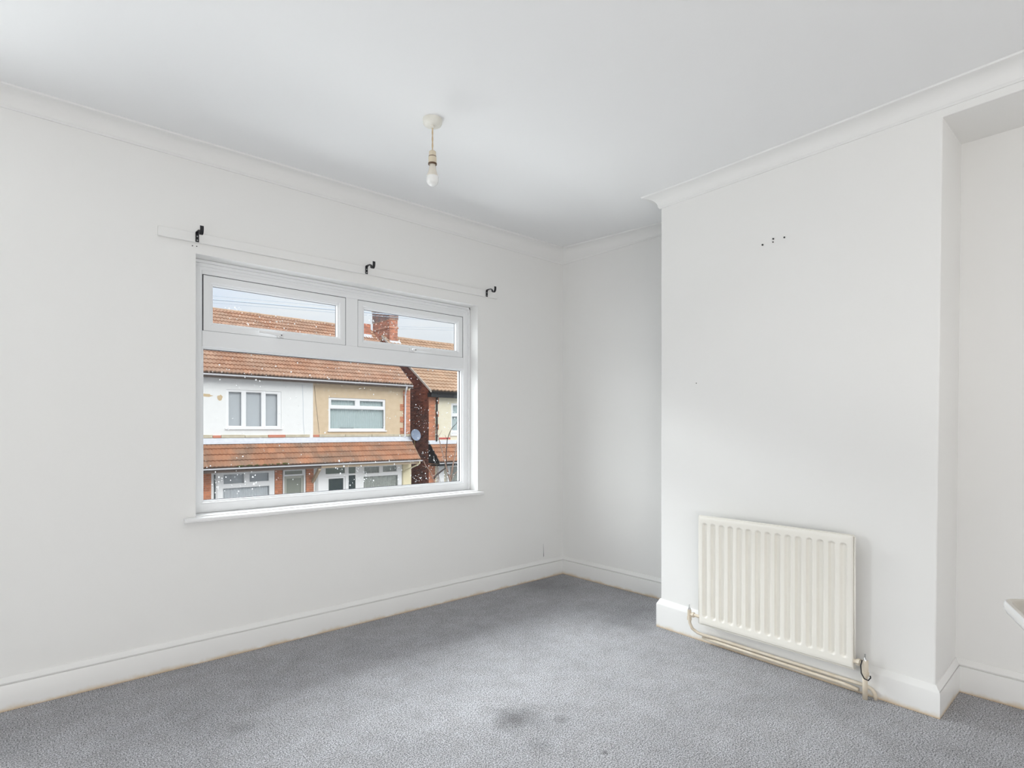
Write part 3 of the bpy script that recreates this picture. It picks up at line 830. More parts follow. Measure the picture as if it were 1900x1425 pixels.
# --- pieces
def tile_mesh(name, w, L, rolls, m, amp=0.020, th=0.036, seg=4):
    bm = B(); n = rolls*seg
    xs = [w*i/n for i in range(n+1)]
    pr = [amp*(0.5 - 0.5*math.cos(2*math.pi*(x/w)*rolls)) for x in xs]
    f = [bm.verts.new((x, 0, th + p)) for x, p in zip(xs, pr)]
    b = [bm.verts.new((x, L, p)) for x, p in zip(xs, pr)]
    k = [bm.verts.new((x, 0, p*0.9 - 0.006)) for x, p in zip(xs, pr)]
    for i in range(n):
        bm.faces.new((f[i], f[i+1], b[i+1], b[i])); bm.faces.new((k[i], k[i+1], f[i+1], f[i]))
    me = bpy.data.meshes.new(name)
    for fc in bm.faces: fc.smooth = False
    bm.to_mesh(me); bm.free(); me.materials.append(m)
    return me
def roof(parent, x0, x1, y0, z0, y1, z1, w, rolls, m, mstuff, single_cols, rows, th=0.046, amp=0.036, row_limit=None):
    """tiled slope rising from (y0,z0) to (y1,z1); single tiles for the columns in single_cols=(xa,xb)"""
    d = Vector((0, y1-y0, z1-z0)); SL = d.length; d.normalize()
    gauge = SL / rows
    nrm = Vector((1, 0, 0)).cross(d)
    me = tile_mesh('roof_tile', w, gauge*1.12, rolls, m, amp, th)
    rot = Matrix((Vector((1,0,0)), d, nrm)).transposed()
    bs = B(); n_ = 0; stuff = 0
    ncol = int(round((x1-x0)/w)); pw = parent_world(parent)
    vs0 = [v.co.copy() for v in me.vertices]; fs0 = [tuple(p.vertices) for p in me.polygons]
    for r_ in range(rows):
        for c_ in range(ncol):
            x = x1 - w*(c_+1)
            p = Vector((x, y0, z0)) + d*(gauge*r_) + nrm*random.uniform(-0.002, 0.003)
            single = (single_cols[0] <= x+w*0.5 <= single_cols[1]) and (row_limit is None or r_ < row_limit) and n_ < 300
            if single:
                o = bpy.data.objects.new('roof_tile', me); COL.objects.link(o); o.parent = parent
                M = rot.to_4x4(); M.translation = p - pw
                o.matrix_local = M @ Matrix.Rotation(random.uniform(-0.006, 0.006), 4, 'Z')
                n_ += 1
            else:
                vv = [bs.verts.new(p + rot @ v) for v in vs0]
                for f in fs0: bs.faces.new([vv[i] for i in f])
                stuff += 1
    if stuff:
        tag(obj('roof_tile_field', bs, mstuff, parent), kind='stuff')
    else: bs.free()
    # underlay so that no light leaks between tiles
    bm = B()
    a = Vector((x0, y0, z0)) - nrm*0.02; b = Vector((x0, y1, z1)) - nrm*0.02
    q = [bm.verts.new(v) for v in (a, (x1, a.y, a.z), (x1, b.y, b.z), b)]
    q2 = [bm.verts.new(v.co - nrm*0.06) for v in q]
    bm.faces.new(q); bm.faces.new(q2[::-1])
    for i in range(4): bm.faces.new((q[i], q2[i], q2[(i+1) % 4], q[(i+1) % 4]))
    bmesh.ops.recalc_face_normals(bm, faces=bm.faces)
    obj('roof_deck', bm, FASC, parent)

def bricks(bm, fn, u0, u1, v0, v1, bw=0.225, bh=0.075, joint=0.010, dep=0.012, keep=None, cm=0):
    """running-bond brick faces standing proud of a mortar surface; fn(u, v, n) -> point"""
    nr = int(round((v1-v0)/bh)); bh = (v1-v0)/nr
    for r_ in range(nr):
        off = -(bw/2) if r_ % 2 else 0
        u = u0 + off
        while u < u1 - 0.02:
            a = max(u, u0) + joint/2; b = min(u+bw, u1) - joint/2; u += bw
            if b - a < 0.02: continue
            c = v0 + bh*r_ + joint/2; d = v0 + bh*(r_+1) - joint/2
            if keep and not keep((a+b)/2, (c+d)/2): continue
            dd = dep * random.uniform(0.7, 1.2)
            o = [bm.verts.new(fn(*p)) for p in ((a, c, 0), (b, c, 0), (b, d, 0), (a, d, 0), (a, c, dd), (b, c, dd), (b, d, dd), (a, d, dd))]
            for f in ((4,5,6,7), (0,1,5,4), (1,2,6,5), (2,3,7,6), (3,0,4,7)): bm.faces.new([o[i] for i in f])

def curtain(parent, x0, x1, z0, z1, y, m, fold=0.09, amp=0.02, name='curtain'):
    bm = B(); n = max(8, int((x1-x0)/fold*6))
    a = []; b = []
    for i in range(n+1):
        x = x0 + (x1-x0)*i/n
        o = amp*math.sin(2*math.pi*(x-x0)/fold + 1.3*math.sin(x*7))
        a.append(bm.verts.new((x, y+o, z0))); b.append(bm.verts.new((x + 0.01*math.sin(x*23), y+o*0.6, z1)))
    for i in range(n): bm.faces.new((a[i], a[i+1], b[i+1], b[i]))
    return obj(name, bm, m, parent, smooth=True)
def blind(parent, x0, x1, z0, z1, y, m):
    bm = B(); z = z0
    while z < z1:
        v = [bm.verts.new(p) for p in ((x0, y, z), (x1, y, z), (x1, y+0.012, z+0.038), (x0, y+0.012, z+0.038))]
        bm.faces.new(v); z += 0.034
    return tag(obj('blind_slats', bm, m, parent), kind='stuff')
def ext_window(parent, x0, x1, z0, z1, yf, lights, fw_=0.05, sillw=0.05, back=None, name='window', m=None, bar=0.07):
    """lights: list of (lx0,lx1,lz0,lz1) glazed openings; everything between is frame"""
    m = m or EXTP
    bm = B()
    wall_holes(bm, x0, x1, z0, z1, lights, yf, 0.06)
    for l in lights: rect_frame(bm, l[0], l[1], l[2], l[3], 0.022, yf+0.012, yf+0.05, 0.006)
    w = obj(name, bm, m, parent)
    if sillw:
        bm = B(); box(bm, x0-0.04, x1+0.04, yf-0.09, yf+0.03, z0-0.05, z0); obj('sill', bm, m, w, bevel=0.006)
    for l in lights:
        bm = B(); box(bm, l[0]+0.01, l[1]-0.01, yf+0.03, yf+0.036, l[2]+0.01, l[3]-0.01); obj('pane', bm, GLASS, w)
    if back:
        for (k, a, b, c, d, mm) in back:
            if k == 'blind': blind(w, a, b, c, d, yf+0.12, mm)
            elif k == 'curtain': curtain(w, a, b, c, d, yf+0.13, mm)
    return w
def dark_room(parent, x0, x1, z0, z1, y, dep=1.2):
    bm = B()
    box(bm, x0, x1, y, y+dep, z0, z1)
    bmesh.ops.delete(bm, geom=[f for f in bm.faces if abs(f.calc_center_median().y - y) < 1e-4], context='FACES')
    bmesh.ops.reverse_faces(bm, faces=bm.faces)
    return obj('room_interior', bm, ROOMD, parent)
def gutter(parent, x0, x1, y, z, m, r_=0.055, name='gutter'):
    bm = B(); seg = 8
    a = []; b = []
    for k in range(seg+1):
        t = math.pi + math.pi*k/seg
        a.append((y + r_*math.cos(t), z + r_*math.sin(t)))
    inner = [(y + (r_-0.006)*math.cos(math.pi+math.pi*k/seg), z + (r_-0.006)*math.sin(math.pi+math.pi*k/seg)) for k in range(seg, -1, -1)]
    prism(bm, a + inner, 'x', x0, x1)
    return obj(name, bm, m, parent, smooth='auto')

def gable_body(parent, x0, x1, yf, yb, zg, ze_f, yr, zr, holes, m, name='wall'):
    """front wall with holes, gable ends and back"""
    bm = B(); wall_holes(bm, x0, x1, zg, ze_f, holes, yf, 0.25); obj(name, bm, m, parent, origin=((x0+x1)/2, yf, zg))

# ------------------------------------------------ white rendered house (left) and tan house (right) share one block
HW = empty('terraced_house', (5.5, 25.6, GZ), 'white rendered house across the street, left part of the tiled block', 'house')
HT = empty('terraced_house', (11.1, 25.6, GZ), 'tan pebbledashed house across the street, right of the white one', 'house')
SPL, ENDX = 8.855, 13.317
EAV = (21.60, 3.10); RID = (25.60, 6.11)
# walls
wh_holes = [(5.66, 7.61, 1.155, 2.555), (5.16, 7.32, -2.2, -0.44), (7.66, 8.51, GZ+0.05, -0.50)]
bm = B(); wall_holes(bm, -9.2, SPL, 0.0, 3.05, [wh_holes[0]], 22.0, 0.25); obj('upper_wall', bm, RWHITE, HW)
bm = B(); wall_holes(bm, -9.2, SPL, GZ, 0.0, wh_holes[1:], 22.02, 0.22); obj('lower_wall', bm, RWHITE, HW)
ta_holes = [(9.49, 12.07, 1.06, 2.41), (9.05, 10.62, GZ+0.05, -0.44), (10.95, 12.70, -2.2, -0.44)]
bm = B(); wall_holes(bm, SPL, 12.93, 0.0, 3.05, [ta_holes[0]], 22.0, 0.25); box(bm, 12.93, ENDX, 22.02, 22.25, 0, 3.05); obj('upper_wall', bm, RTAN, HT)
bm = B(); wall_holes(bm, SPL, ENDX, GZ, 0.0, ta_holes[1:], 22.02, 0.22); obj('lower_wall', bm, EXTP, HT)
def back_and_gables(parent, xa, xb, gx, m, y0=22.0, y1=29.2, ze=3.05, yr=25.6, zr=5.98, eb=3.05):
    bm = B()
    box(bm, xa, xb, y1-0.2, y1, GZ, eb)
    for g_ in gx:
        prism(bm, [(y0+0.2, GZ), (y1, GZ), (y1, eb), (yr, zr), (y0+0.2, ze)], 'x', g_-0.1, g_)
    obj('rear_and_gable_walls', bm, m, parent)
back_and_gables(HW, -9.2, SPL, [-9.1, SPL], RWHITE)
back_and_gables(HT, SPL, ENDX, [ENDX], BRKD)
for p_, a, b in ((HW, -9.2, SPL), (HT, SPL, ENDX)):
    bm = B(); box(bm, a, b, 22.2, 29.0, -0.1, 0.05); obj('upper_floor', bm, ROOMD, p_)
    bm = B()
    prism(bm, [(25.6, 6.08), (29.7, 3.0), (29.7, 2.9), (25.6, 5.98)], 'x', a, b if b < 13 else 13.17); obj('rear_roof_slope', bm, TILES, p_)
# roofs
TW = 0.266
roof(HW, -9.2, SPL, EAV[0], EAV[1], RID[0], RID[1], TW, 2, TILE, TILES, (4.55, SPL), 18)
roof(HT, SPL, 13.171, EAV[0], EAV[1], RID[0], RID[1], (13.171-SPL)/16, 2, TILE, TILES, (SPL, 13.2), 18)
def ridge(parent, x0, x1, y, z, m, L=0.45):
    n = int(round((x1-x0)/L)); L = (x1-x0)/n
    bm = B(); seg = 8
    pts0 = [(0.11*math.cos(math.pi*k/seg), 0.085*math.sin(math.pi*k/seg)) for k in range(seg+1)]
    A = [bm.verts.new((0, a, b)) for a, b in pts0]; Bv = [bm.verts.new((L*0.985, a, b)) for a, b in pts0]
    for k in range(seg): bm.faces.new((A[k], A[k+1], Bv[k+1], Bv[k]))
    bm.faces.new(A[::-1]); bm.faces.new(Bv)
    bmesh.ops.recalc_face_normals(bm, faces=bm.faces)
    me = bpy.data.meshes.new('ridge_tile'); bm.to_mesh(me); bm.free(); me.materials.append(m)
    pw = parent_world(parent)
    for i in range(n):
        o = bpy.data.objects.new('ridge_tile', me); COL.objects.link(o); o.parent = parent
        o.location = Vector((x0 + L*i, y, z + random.uniform(-0.004, 0.004))) - pw
ridge(HW, -9.2, SPL, RID[0], RID[1]-0.03, TILE2); ridge(HT, SPL, 13.17, RID[0], RID[1]-0.03, TILE2)
# fascia, soffit, gutters
for p_, a, b in ((HW, -9.2, SPL), (HT, SPL, 13.25)):
    bm = B(); box(bm, a, b, 21.66, 21.69, 2.95, 3.08); box(bm, a, b, 21.69, 22.0, 2.95, 2.97); obj('fascia_and_soffit', bm, FASC, p_)
    gutter(p_, a, b if b < 13 else 13.20, 21.60, 3.055, GUTW)
# verge board of the tan house
bm = B()
prism(bm, [(21.6, 3.02), (21.6, 3.13), (25.6, 6.14), (25.6, 6.03)], 'x', 13.171, 13.185)
obj('verge', bm, TILE2, HT)

# upper windows
ext_window(HW, 5.66, 7.61, 1.155, 2.555, 22.03,
           [(5.74, 6.21, 1.215, 2.49), (6.33, 6.91, 1.195, 2.50), (7.03, 7.50, 1.215, 2.47)], back=[('blind', 5.72, 7.55, 1.19, 2.52, BLINDM)])
dark_room(HW, 5.4, 7.9, 0.9, 2.8, 22.26)
ext_window(HW, 0.2, 2.15, 1.155, 2.555, 21.94,
           [(0.28, 0.75, 1.215, 2.49), (0.87, 1.45, 1.195, 2.50), (1.57, 2.04, 1.215, 2.47)], back=[('blind', 0.26, 2.09, 1.19, 2.52, BLINDM)])
ext_window(HT, 9.49, 12.07, 1.06, 2.41, 22.03,
           [(9.60, 10.68, 2.08, 2.33), (10.86, 11.98, 2.08, 2.33), (9.56, 12.02, 1.12, 1.97)], back=[('curtain', 9.52, 12.05, 1.06, 2.40, NETM)])
dark_room(HT, 9.3, 12.3, 0.8, 2.8, 22.26)
bm = B(); box(bm, 10.02, 10.62, 22.085, 22.125, 1.125, 1.16); obj('window_ornament', bm, GUTB, HT)
# bare patches, cable and stains on the white render
def blob(cx, cz, rx_, rz_, y, seed, n=14):
    bm = B(); rd = random.Random(seed)
    v = [bm.verts.new((cx + rx_*math.cos(2*math.pi*k/n)*rd.uniform(0.7, 1.15), y, cz + rz_*math.sin(2*math.pi*k/n)*rd.uniform(0.7, 1.15))) for k in range(n)]
    w_ = [bm.verts.new(q.co + Vector((0, 0.006, 0))) for q in v]
    bm.faces.new(v)
    for k in range(n): bm.faces.new((v[k], w_[k], w_[(k+1) % n], v[(k+1) % n]))
    bmesh.ops.recalc_face_normals(bm, faces=bm.faces); return bm
obj('bare_patch', blob(5.46, 2.24, 0.10, 0.115, 21.996, 1), PATCH, HW)
obj('bare_patch', blob(4.98, 2.31, 0.24, 0.06, 21.996, 2), PATCH, HW)
bm = B(); tube(bm, [(8.42, 21.99, 2.86), (8.45, 21.99, 2.2), (8.46, 21.99, 1.4), (8.50, 21.99, 0.9)], 0.005, 6); obj('wall_cable', bm, WIREM, HW)
bm = B(); tube(bm, [(8.90, 21.985, 2.86), (8.96, 21.985, 2.2), (9.04, 21.985, 1.5), (9.10, 21.985, 0.95)], 0.005, 6); obj('wall_cable', bm, FASC, HT)
# band of stones above the porch roof, flashing
def band(parent, items, y0, y1, z0, z1):
    for a, b, m in items:
        bm = B(); box(bm, a, b-0.012, y0+random.uniform(-0.006, 0.006), y1, z0, z1 + random.uniform(-0.012, 0.012)); obj('band_stone', bm, m, parent, bevel=0.006)
band(HW, [(-9.2, 2.2, STONE), (2.2, 3.6, STONE), (3.6, 4.6, REDB), (4.6, 4.86, STONE), (4.86, 5.22, STONE), (5.22, 5.50, REDB), (5.50, 6.3, STONE), (6.3, 7.12, STONE), (7.12, 7.76, REDB), (7.76, 8.72, STONE)], 21.95, 22.0, 0.80, 0.90)
band(HT, [(8.86, 9.10, REDB), (9.10, 10.2, STONE), (10.2, 11.4, STONE), (11.4, 12.78, STONE), (12.78, 13.317, STONE)], 21.95, 22.0, 0.80, 0.90)
for p_, a, b in ((HW, -9.2, SPL), (HT, SPL, 13.32)):
    bm = B(); prism(bm, [(22.0, 0.79), (21.97, 0.79), (21.93, 0.66), (21.83, 0.60), (21.83, 0.58), (22.0, 0.60)], 'x', a, b); obj('lead_flashing', bm, LEAD, p_)
# porch roof
PO0 = (21.14, -0.205); PO1 = (21.93, 0.60)
roof(HW, -9.2, SPL, *PO0, *PO1, TW, 2, TILEP, TILEP, (4.3, SPL), 4, amp=0.026)
roof(HT, SPL, 13.30, *PO0, *PO1, (13.30-SPL)/17, 2, TILEP, TILEP, (SPL, 13.4), 4, amp=0.026)
for p_, a, b in ((HW, -9.2, SPL), (HT, SPL, 13.25)):
    gutter(p_, a, b + (0.14 if b > 13 else 0), 21.13, -0.245, GUTW, 0.05, 'porch_gutter')
    bm = B(); box(bm, a, b, 21.19, 21.22, -0.40, -0.23); box(bm, a, b, 21.22, 22.0, -0.40, -0.385); obj('porch_fascia', bm, FASC if p_ is HW else TIMB, p_)
bm = B(); prism(bm, [(21.15, -0.25), (21.15, -0.16), (21.95, 0.65), (22.0, 0.65), (22.0, 0.50)], 'x', 13.30, 13.32); obj('porch_verge', bm, TIMB, HT)
for k, (mx_, mz) in enumerate(((6.2, -0.17), (6.45, -0.175), (6.72, -0.17), (7.2, -0.165), (7.45, -0.16), (5.9, -0.18), (6.95, -0.165))):
    bm = B(); 
    bmesh.ops.create_icosphere(bm, subdivisions=2, radius=1.0, matrix=Matrix.Translation((mx_, 21.13, mz)) @ Matrix.Diagonal((random.uniform(0.07, 0.15), 0.04, random.uniform(0.022, 0.04), 1)))
    for v in bm.verts: v.co += Vector((0, 0, random.uniform(-0.006, 0.006)))
    obj('moss_clump', bm, MOSS, HW)
# quoins of the tan house and its downpipe
bm = B()
fn = lambda u, v_, n: (u, 22.02 - n, v_)
bricks(bm, fn, 12.94, 13.317, 0.90, 2.86)
for a, b in ((1.94, 2.24), (1.42, 1.68), (0.90, 1.18)): bricks(bm, fn, 12.78, 12.94, a, b, 0.16, 0.075, dep=0.035)
tag(obj('corner_bricks', bm, BRK, HT), kind='stuff')
bm = B(); box(bm, 12.93, ENDX-0.002, 22.012, 22.02, 0.9, 2.86); obj('mortar', bm, MORT, HT)
bm = B(); tube(bm, [(12.91, 21.62, 3.0), (12.89, 21.64, 2.87), (12.90, 21.68, 2.83), (13.01, 21.92, 2.67), (13.02, 21.935, 2.62), (13.01, 21.935, 1.6), (13.0, 21.935, 0.78)], 0.038, 12)
obj('downpipe', bm, GUTW, HT, smooth='auto')
# ground floor: brick piers
def pier(parent, a, b, y=21.90, m=BRK, top=-0.40):
    bm = B(); box(bm, a, b, y+0.012, 22.03, GZ, top, 1)
    bricks(bm, lambda u, v_, n: (u, y+0.012-n, v_), a, b, GZ, top)
    bricks(bm, lambda u, v_, n: (a-n, u, v_), y+0.012, 22.0, GZ, top, dep=0.002)
    bricks(bm, lambda u, v_, n: (b+n, u, v_), y+0.012, 22.0, GZ, top, dep=0.002)
    o = obj('brick_pier', bm, [m, MORT], parent); o['kind'] = 'stuff'
pier(HW, 4.2, 5.155); pier(HW, 7.34, 7.62); pier(HW, 8.545, 8.84); pier(HW, 2.3, 2.6)
# bay window of the white house
ext_window(HW, 5.35, 7.325, -2.2, -0.42, 21.90, [(5.54, 6.27, -0.88, -0.50), (6.42, 7.14, -0.85, -0.50), (5.52, 7.16, -2.1, -1.00)],
           back=[('blind', 5.50, 7.18, -0.88, -0.48, BLINDM), ('curtain', 5.50, 7.18, -2.1, -0.98, BLINDM)])
ext_window(HW, 5.155, 5.35, -2.2, -0.42, 21.94, [(5.225, 5.33, -2.1, -0.48)], sillw=0, name='side_light')
bm = B(); box(bm, 5.16, 7.32, 22.05, 22.07, -2.2, -0.42)
obj('bay_backing', bm, ROOMD, HW)
# door of the white house
bm = B(); wall_holes(bm, 7.66, 8.52, GZ+0.02, -0.46, [(7.70, 8.46, GZ+0.03, -0.70), (7.72, 8.40, -0.64, -0.50)], 21.93, 0.08)
dr = obj('door_frame', bm, EXTP, HW)
bm = B(); wall_holes(bm, 7.71, 8.45, GZ+0.03, -0.71, [(7.80, 8.36, -1.55, -0.80)], 21.97, 0.04)
obj('door_leaf', bm, mat('grey_green_door', srgb(176, 176, 166), 0.5), dr)
bm = B(); box(bm, 7.78, 8.38, 22.0, 22.01, -1.57, -0.78); box(bm, 7.72, 8.40, 21.98, 21.99, -0.64, -0.50)
obj('door_glass', bm, mat('obscured_glass', srgb(140, 144, 134), 0.15), dr)
# timber brace on the party pier
bm = B(); prism(bm, [(21.88, -1.02), (21.90, -0.90), (21.26, -0.38), (21.20, -0.42), (21.20, -0.48), (21.80, -0.96)], 'x', 8.745, 8.845); obj('gallows_brace', bm, TIMB, HW)
# tan house ground floor front: glazed porch and bay
ext_window(HT, 8.86, 9.02, -2.3, -0.42, 21.95, [(8.89, 9.0, -2.2, -0.46)], sillw=0, name='side_light')
bm = B()
wall_holes(bm, 9.02, 10.93, GZ+0.02, -0.42, [(9.33, 10.15, -0.70, -0.46), (9.36, 10.17, GZ+0.1, -0.82), (10.31, 10.62, -0.73, -0.46), (10.31, 10.62, -2.0, -0.80)], 21.90, 0.08)
pf = obj('porch_frame', bm, EXTP, HT)
bm = B(); wall_holes(bm, 9.37, 10.16, GZ+0.1, -0.83, [(9.46, 10.09, -1.75, -0.90)], 21.92, 0.04); obj('door_leaf', bm, EXTP, pf)
DG = mat('dark_green_glass', srgb(44, 58, 62), 0.12, (6, 0.6, srgb(70, 82, 78)))
for a, b, c, d in ((9.33, 10.15, -0.70, -0.46), (9.46, 10.09, -1.75, -0.90), (10.31, 10.62, -0.73, -0.46), (10.31, 10.62, -2.0, -0.80)):
    bm = B(); box(bm, a-0.01, b+0.01, 21.945, 21.955, c-0.01, d+0.01); obj('pane', bm, DG if d < -0.5 else mat('grey_green_glass', srgb(110, 122, 114), 0.12), pf)
ext_window(HT, 10.93, 12.80, -2.2, -0.42, 21.90, [(11.0, 11.74, -0.78, -0.47), (11.88, 12.58, -0.76, -0.47), (10.97, 12.64, -2.1, -0.88)],
           back=[('curtain', 10.96, 12.70, -2.1, -0.44, NETG)])
bm = B(); box(bm, 10.95, 12.70, 22.06, 22.08, -2.2, -0.42); obj('bay_backing', bm, ROOMD, HT)
bm = B(); box(bm, 12.90, 13.317, 21.93, 22.03, GZ, -0.39); obj('pilaster', bm, CREAMP, HT)
bm = B(); tube(bm, [(13.26, 21.13, -0.28), (13.26, 21.14, -0.38), (13.22, 21.22, -0.44), (12.96, 21.82, -0.72), (12.93, 21.88, -0.80)], 0.032, 10); obj('porch_downpipe', bm, CREAMP, HT, smooth='auto')
# small stack by the end of the ridge
bm = B(); box(bm, 12.478, 12.853, 24.912, 25.35, 5.4, 6.20, 1)
bricks(bm, lambda u, v_, n: (u, 24.912-n, v_), 12.468, 12.863, 5.70, 6.205)
bricks(bm, lambda u, v_, n: (12.478-n, u, v_), 24.90, 25.36, 5.70, 6.205)
o = obj('small_chimney', bm, [BRKC, MORT], HT); o['kind'] = 'stuff'
bm = B(); prism(bm, [(24.905, 5.70), (24.885, 5.70), (24.87, 5.62), (24.72, 5.52), (24.72, 5.44), (24.905, 5.56)], 'x', 12.43, 12.90); obj('chimney_flashing', bm, LEAD, HT)

# satellite dish on the gable
DS = empty('satellite_dish', (13.317, 21.85, 0.70), 'grey oval satellite dish at the corner of the tan house gable', 'satellite dish')
bm = B()
n = Vector((0.10, -0.97, 0.22)).normalized(); a = Vector((1, 0.1, 0)).normalized(); b = n.cross(a).normalized() * -1
c = Vector((13.475, 21.78, 0.86)); rr_ = []
for i, (q, dz) in enumerate(((0.0, -0.045), (0.35, -0.038), (0.65, -0.025), (0.85, -0.010), (1.0, 0.0), (1.02, -0.008), (0.85, -0.022), (0.5, -0.045), (0.0, -0.060))):
    if q == 0: rr_.append([bm.verts.new(c + n*dz)])
    else: rr_.append([bm.verts.new(c + (a*math.cos(t)*0.262 + b*math.sin(t)*0.262)*q + n*dz) for t in [k*2*math.pi/28 for k in range(28)]])
for A, Bq in zip(rr_, rr_[1:]):
    for k in range(28):
        k2 = (k+1) % 28
        if len(A) == 1: bm.faces.new((A[0], Bq[k], Bq[k2]))
        elif len(Bq) == 1: bm.faces.new((A[k], A[k2], Bq[0]))
        else: bm.faces.new((A[k], A[k2], Bq[k2], Bq[k]))
bmesh.ops.recalc_face_normals(bm, faces=bm.faces)
obj('reflector', bm, DISHM, DS, smooth='auto')
bm = B(); tube(bm, [c - n*0.05, (13.47, 21.93, 0.80), (13.42, 22.10, 0.80), (13.317, 22.12, 0.80)], 0.016, 8); obj('mount', bm, GUTB, DS)
bm = B(); tube(bm, [c - n*0.05 + Vector((0, 0, -0.24)), c + Vector((0.04, -0.22, -0.33)), c + Vector((0.03, -0.30, -0.20))], 0.010, 8); obj('feed_arm', bm, GUTB, DS)
bm = B(); tube(bm, [(13.50, 21.95, 0.62), (13.53, 22.0, 0.3), (13.56, 22.05, -0.35)], 0.014, 8); obj('cable', bm, mat('ochre_cable', srgb(170, 150, 90), 0.7), DS)

# ------------------------------------------------ cream house beyond the passage
HC = empty('terraced_house', (17.0, 26.2, GZ), 'cream rendered house with dark brick gable, beyond the narrow passage', 'house')
CX = 14.278; C1 = 20.0
CE0 = (21.60, 2.88); CR0 = (26.2, 5.95)
hc_holes = [(15.56, 17.6, 0.98, 2.36), (15.3, 17.4, -2.2, -0.6)]
bm = B(); wall_holes(bm, CX+0.016, C1, GZ, 2.9, hc_holes, 22.0, 0.22); obj('front_wall', bm, RCREAM, HC)
bm = B(); prism(bm, [(22.0, GZ), (30.4, GZ), (30.4, 2.95), (26.2, 5.78), (22.0, 2.98)], 'x', CX+0.012, CX+0.22); obj('gable_wall', bm, MORTD, HC)
def under_roof(y, z):
    return z < (2.98 + (y-22.0)*0.667 - 0.03 if y < 26.2 else 5.78 - (y-26.2)*0.66)
bm = B(); bricks(bm, lambda u, v_, n: (CX+0.012-n, u, v_), 22.0, 27.8, -2.9, 5.8, keep=under_roof, dep=0.012)
tag(obj('gable_bricks', bm, BRKD, HC), kind='stuff')
bm = B(); box(bm, CX+0.2, C1, 30.2, 30.4, GZ, 2.95); prism(bm, [(22.2, GZ), (30.4, GZ), (30.4, 2.95), (26.2, 5.78), (22.2, 2.98)], 'x', C1-0.1, C1)
obj('rear_and_gable_walls', bm, RCREAM, HC)
bm = B(); prism(bm, [(26.2, 5.93), (30.8, 2.85), (30.8, 2.75), (26.2, 5.8)], 'x', CX-0.08, C1); obj('rear_roof_slope', bm, TILES2, HC)
roof(HC, CX-0.10, CX-0.10+0.42*14, *CE0, *CR0, 0.42, 2, TILE2, TILES2, (CX-0.2, 19.0), 18, amp=0.045)
ridge(HC, CX-0.10, CX-0.10+0.42*14, CR0[0], CR0[1]-0.03, TILE2)
bm = B(); prism(bm, [(21.6, 2.80), (21.6, 2.91), (26.2, 5.98), (26.2, 5.87)], 'x', CX-0.135, CX-0.10); obj('verge', bm, mat('pale_verge_mortar', srgb(206, 196, 184), 0.9), HC)
bm = B(); box(bm, CX-0.05, C1, 21.68, 22.0, 2.60, 2.80); obj('fascia_and_soffit', bm, GUTB, HC)
gutter(HC, CX-0.06, C1, 21.62, 2.83, GUTB, 0.06)
bm = B(); bricks(bm, lambda u, v_, n: (u, 21.99-n, v_), CX, 14.64, 0.60, 2.62); bricks(bm, lambda u, v_, n: (u, 21.99-n, v_), CX, 14.64, GZ, -0.45)
for a, b2_ in ((2.3, 2.6), (1.7, 1.95), (1.1, 1.35)): bricks(bm, lambda u, v_, n: (u, 21.99-n, v_), 14.64, 14.84, a, b2_, 0.2)
tag(obj('corner_bricks', bm, BRK, HC), kind='stuff')
bm = B(); box(bm, CX+0.013, 14.64, 21.988, 22.0, GZ, 2.62); obj('mortar', bm, MORT, HC)
bm = B(); tube(bm, [(14.62, 21.66, 2.78), (14.64, 21.72, 2.66), (14.70, 21.93, 2.55), (14.70, 21.93, 1.5), (14.69, 21.93, 0.55)], 0.04, 10); obj('downpipe', bm, GUTB, HC, smooth='auto')
ext_window(HC, 15.56, 17.6, 0.98, 2.36, 22.02, [(15.66, 16.5, 1.86, 2.28), (16.62, 17.5, 1.86, 2.28), (15.62, 17.54, 1.04, 1.74)], back=[('curtain', 15.6, 17.56, 1.0, 2.34, NETM)])
dark_room(HC, 15.3, 17.8, 0.7, 2.5, 22.24)
bm = B(); box(bm, 14.82, 15.5, 21.985, 22.0, 0.64, 0.72); obj('red_band', bm, mat('red_painted_band', srgb(198, 92, 84), 0.7), HC)
bm = B(); box(bm, 15.5, 17.7, 21.94, 22.0, 0.80, 0.97); obj('painted_sill_band', bm, EXTP, HC)
bm = B(); prism(bm, [(22.0, 0.60), (21.97, 0.60), (21.92, 0.52), (21.84, 0.44), (21.84, 0.42), (22.0, 0.42)], 'x', CX-0.02, C1); obj('lead_flashing', bm, LEAD, HC)
roof(HC, CX+0.02, CX+0.02+0.28*20, 21.12, -0.36, 21.93, 0.44, 0.28, 2, TILEP, TILEP, (CX, 18.2), 4, amp=0.028)
bm = B(); prism(bm, [(21.14, -0.44), (21.14, -0.33), (21.95, 0.46), (22.0, 0.46), (22.0, -0.44)], 'x', CX+0.0, CX+0.02); obj('porch_side', bm, GUTB, HC)
bm = B(); box(bm, CX+0.02, C1, 21.19, 21.22, -0.56, -0.36); box(bm, CX+0.02, C1, 21.22, 22.0, -0.56, -0.54); obj('porch_fascia', bm, GUTB, HC)
gutter(HC, CX+0.06, C1, 21.12, -0.42, GUTW, 0.04, 'porch_gutter')
bm = B(); box(bm, 14.72, 15.02, 21.80, 22.0, GZ, -0.54); box(bm, 15.22, 15.34, 21.80, 22.0, GZ, -0.54); obj('porch_post', bm, EXTP, HC)
ext_window(HC, 15.34, 17.4, -2.2, -0.58, 21.9, [(15.42, 16.3, -2.1, -0.66), (16.42, 17.3, -2.1, -0.66)], back=[('curtain', 15.4, 17.36, -2.1, -0.6, NETG)])
bm = B(); box(bm, 15.3, 17.4, 22.06, 22.08, -2.2, -0.58); obj('bay_backing', bm, ROOMD, HC)
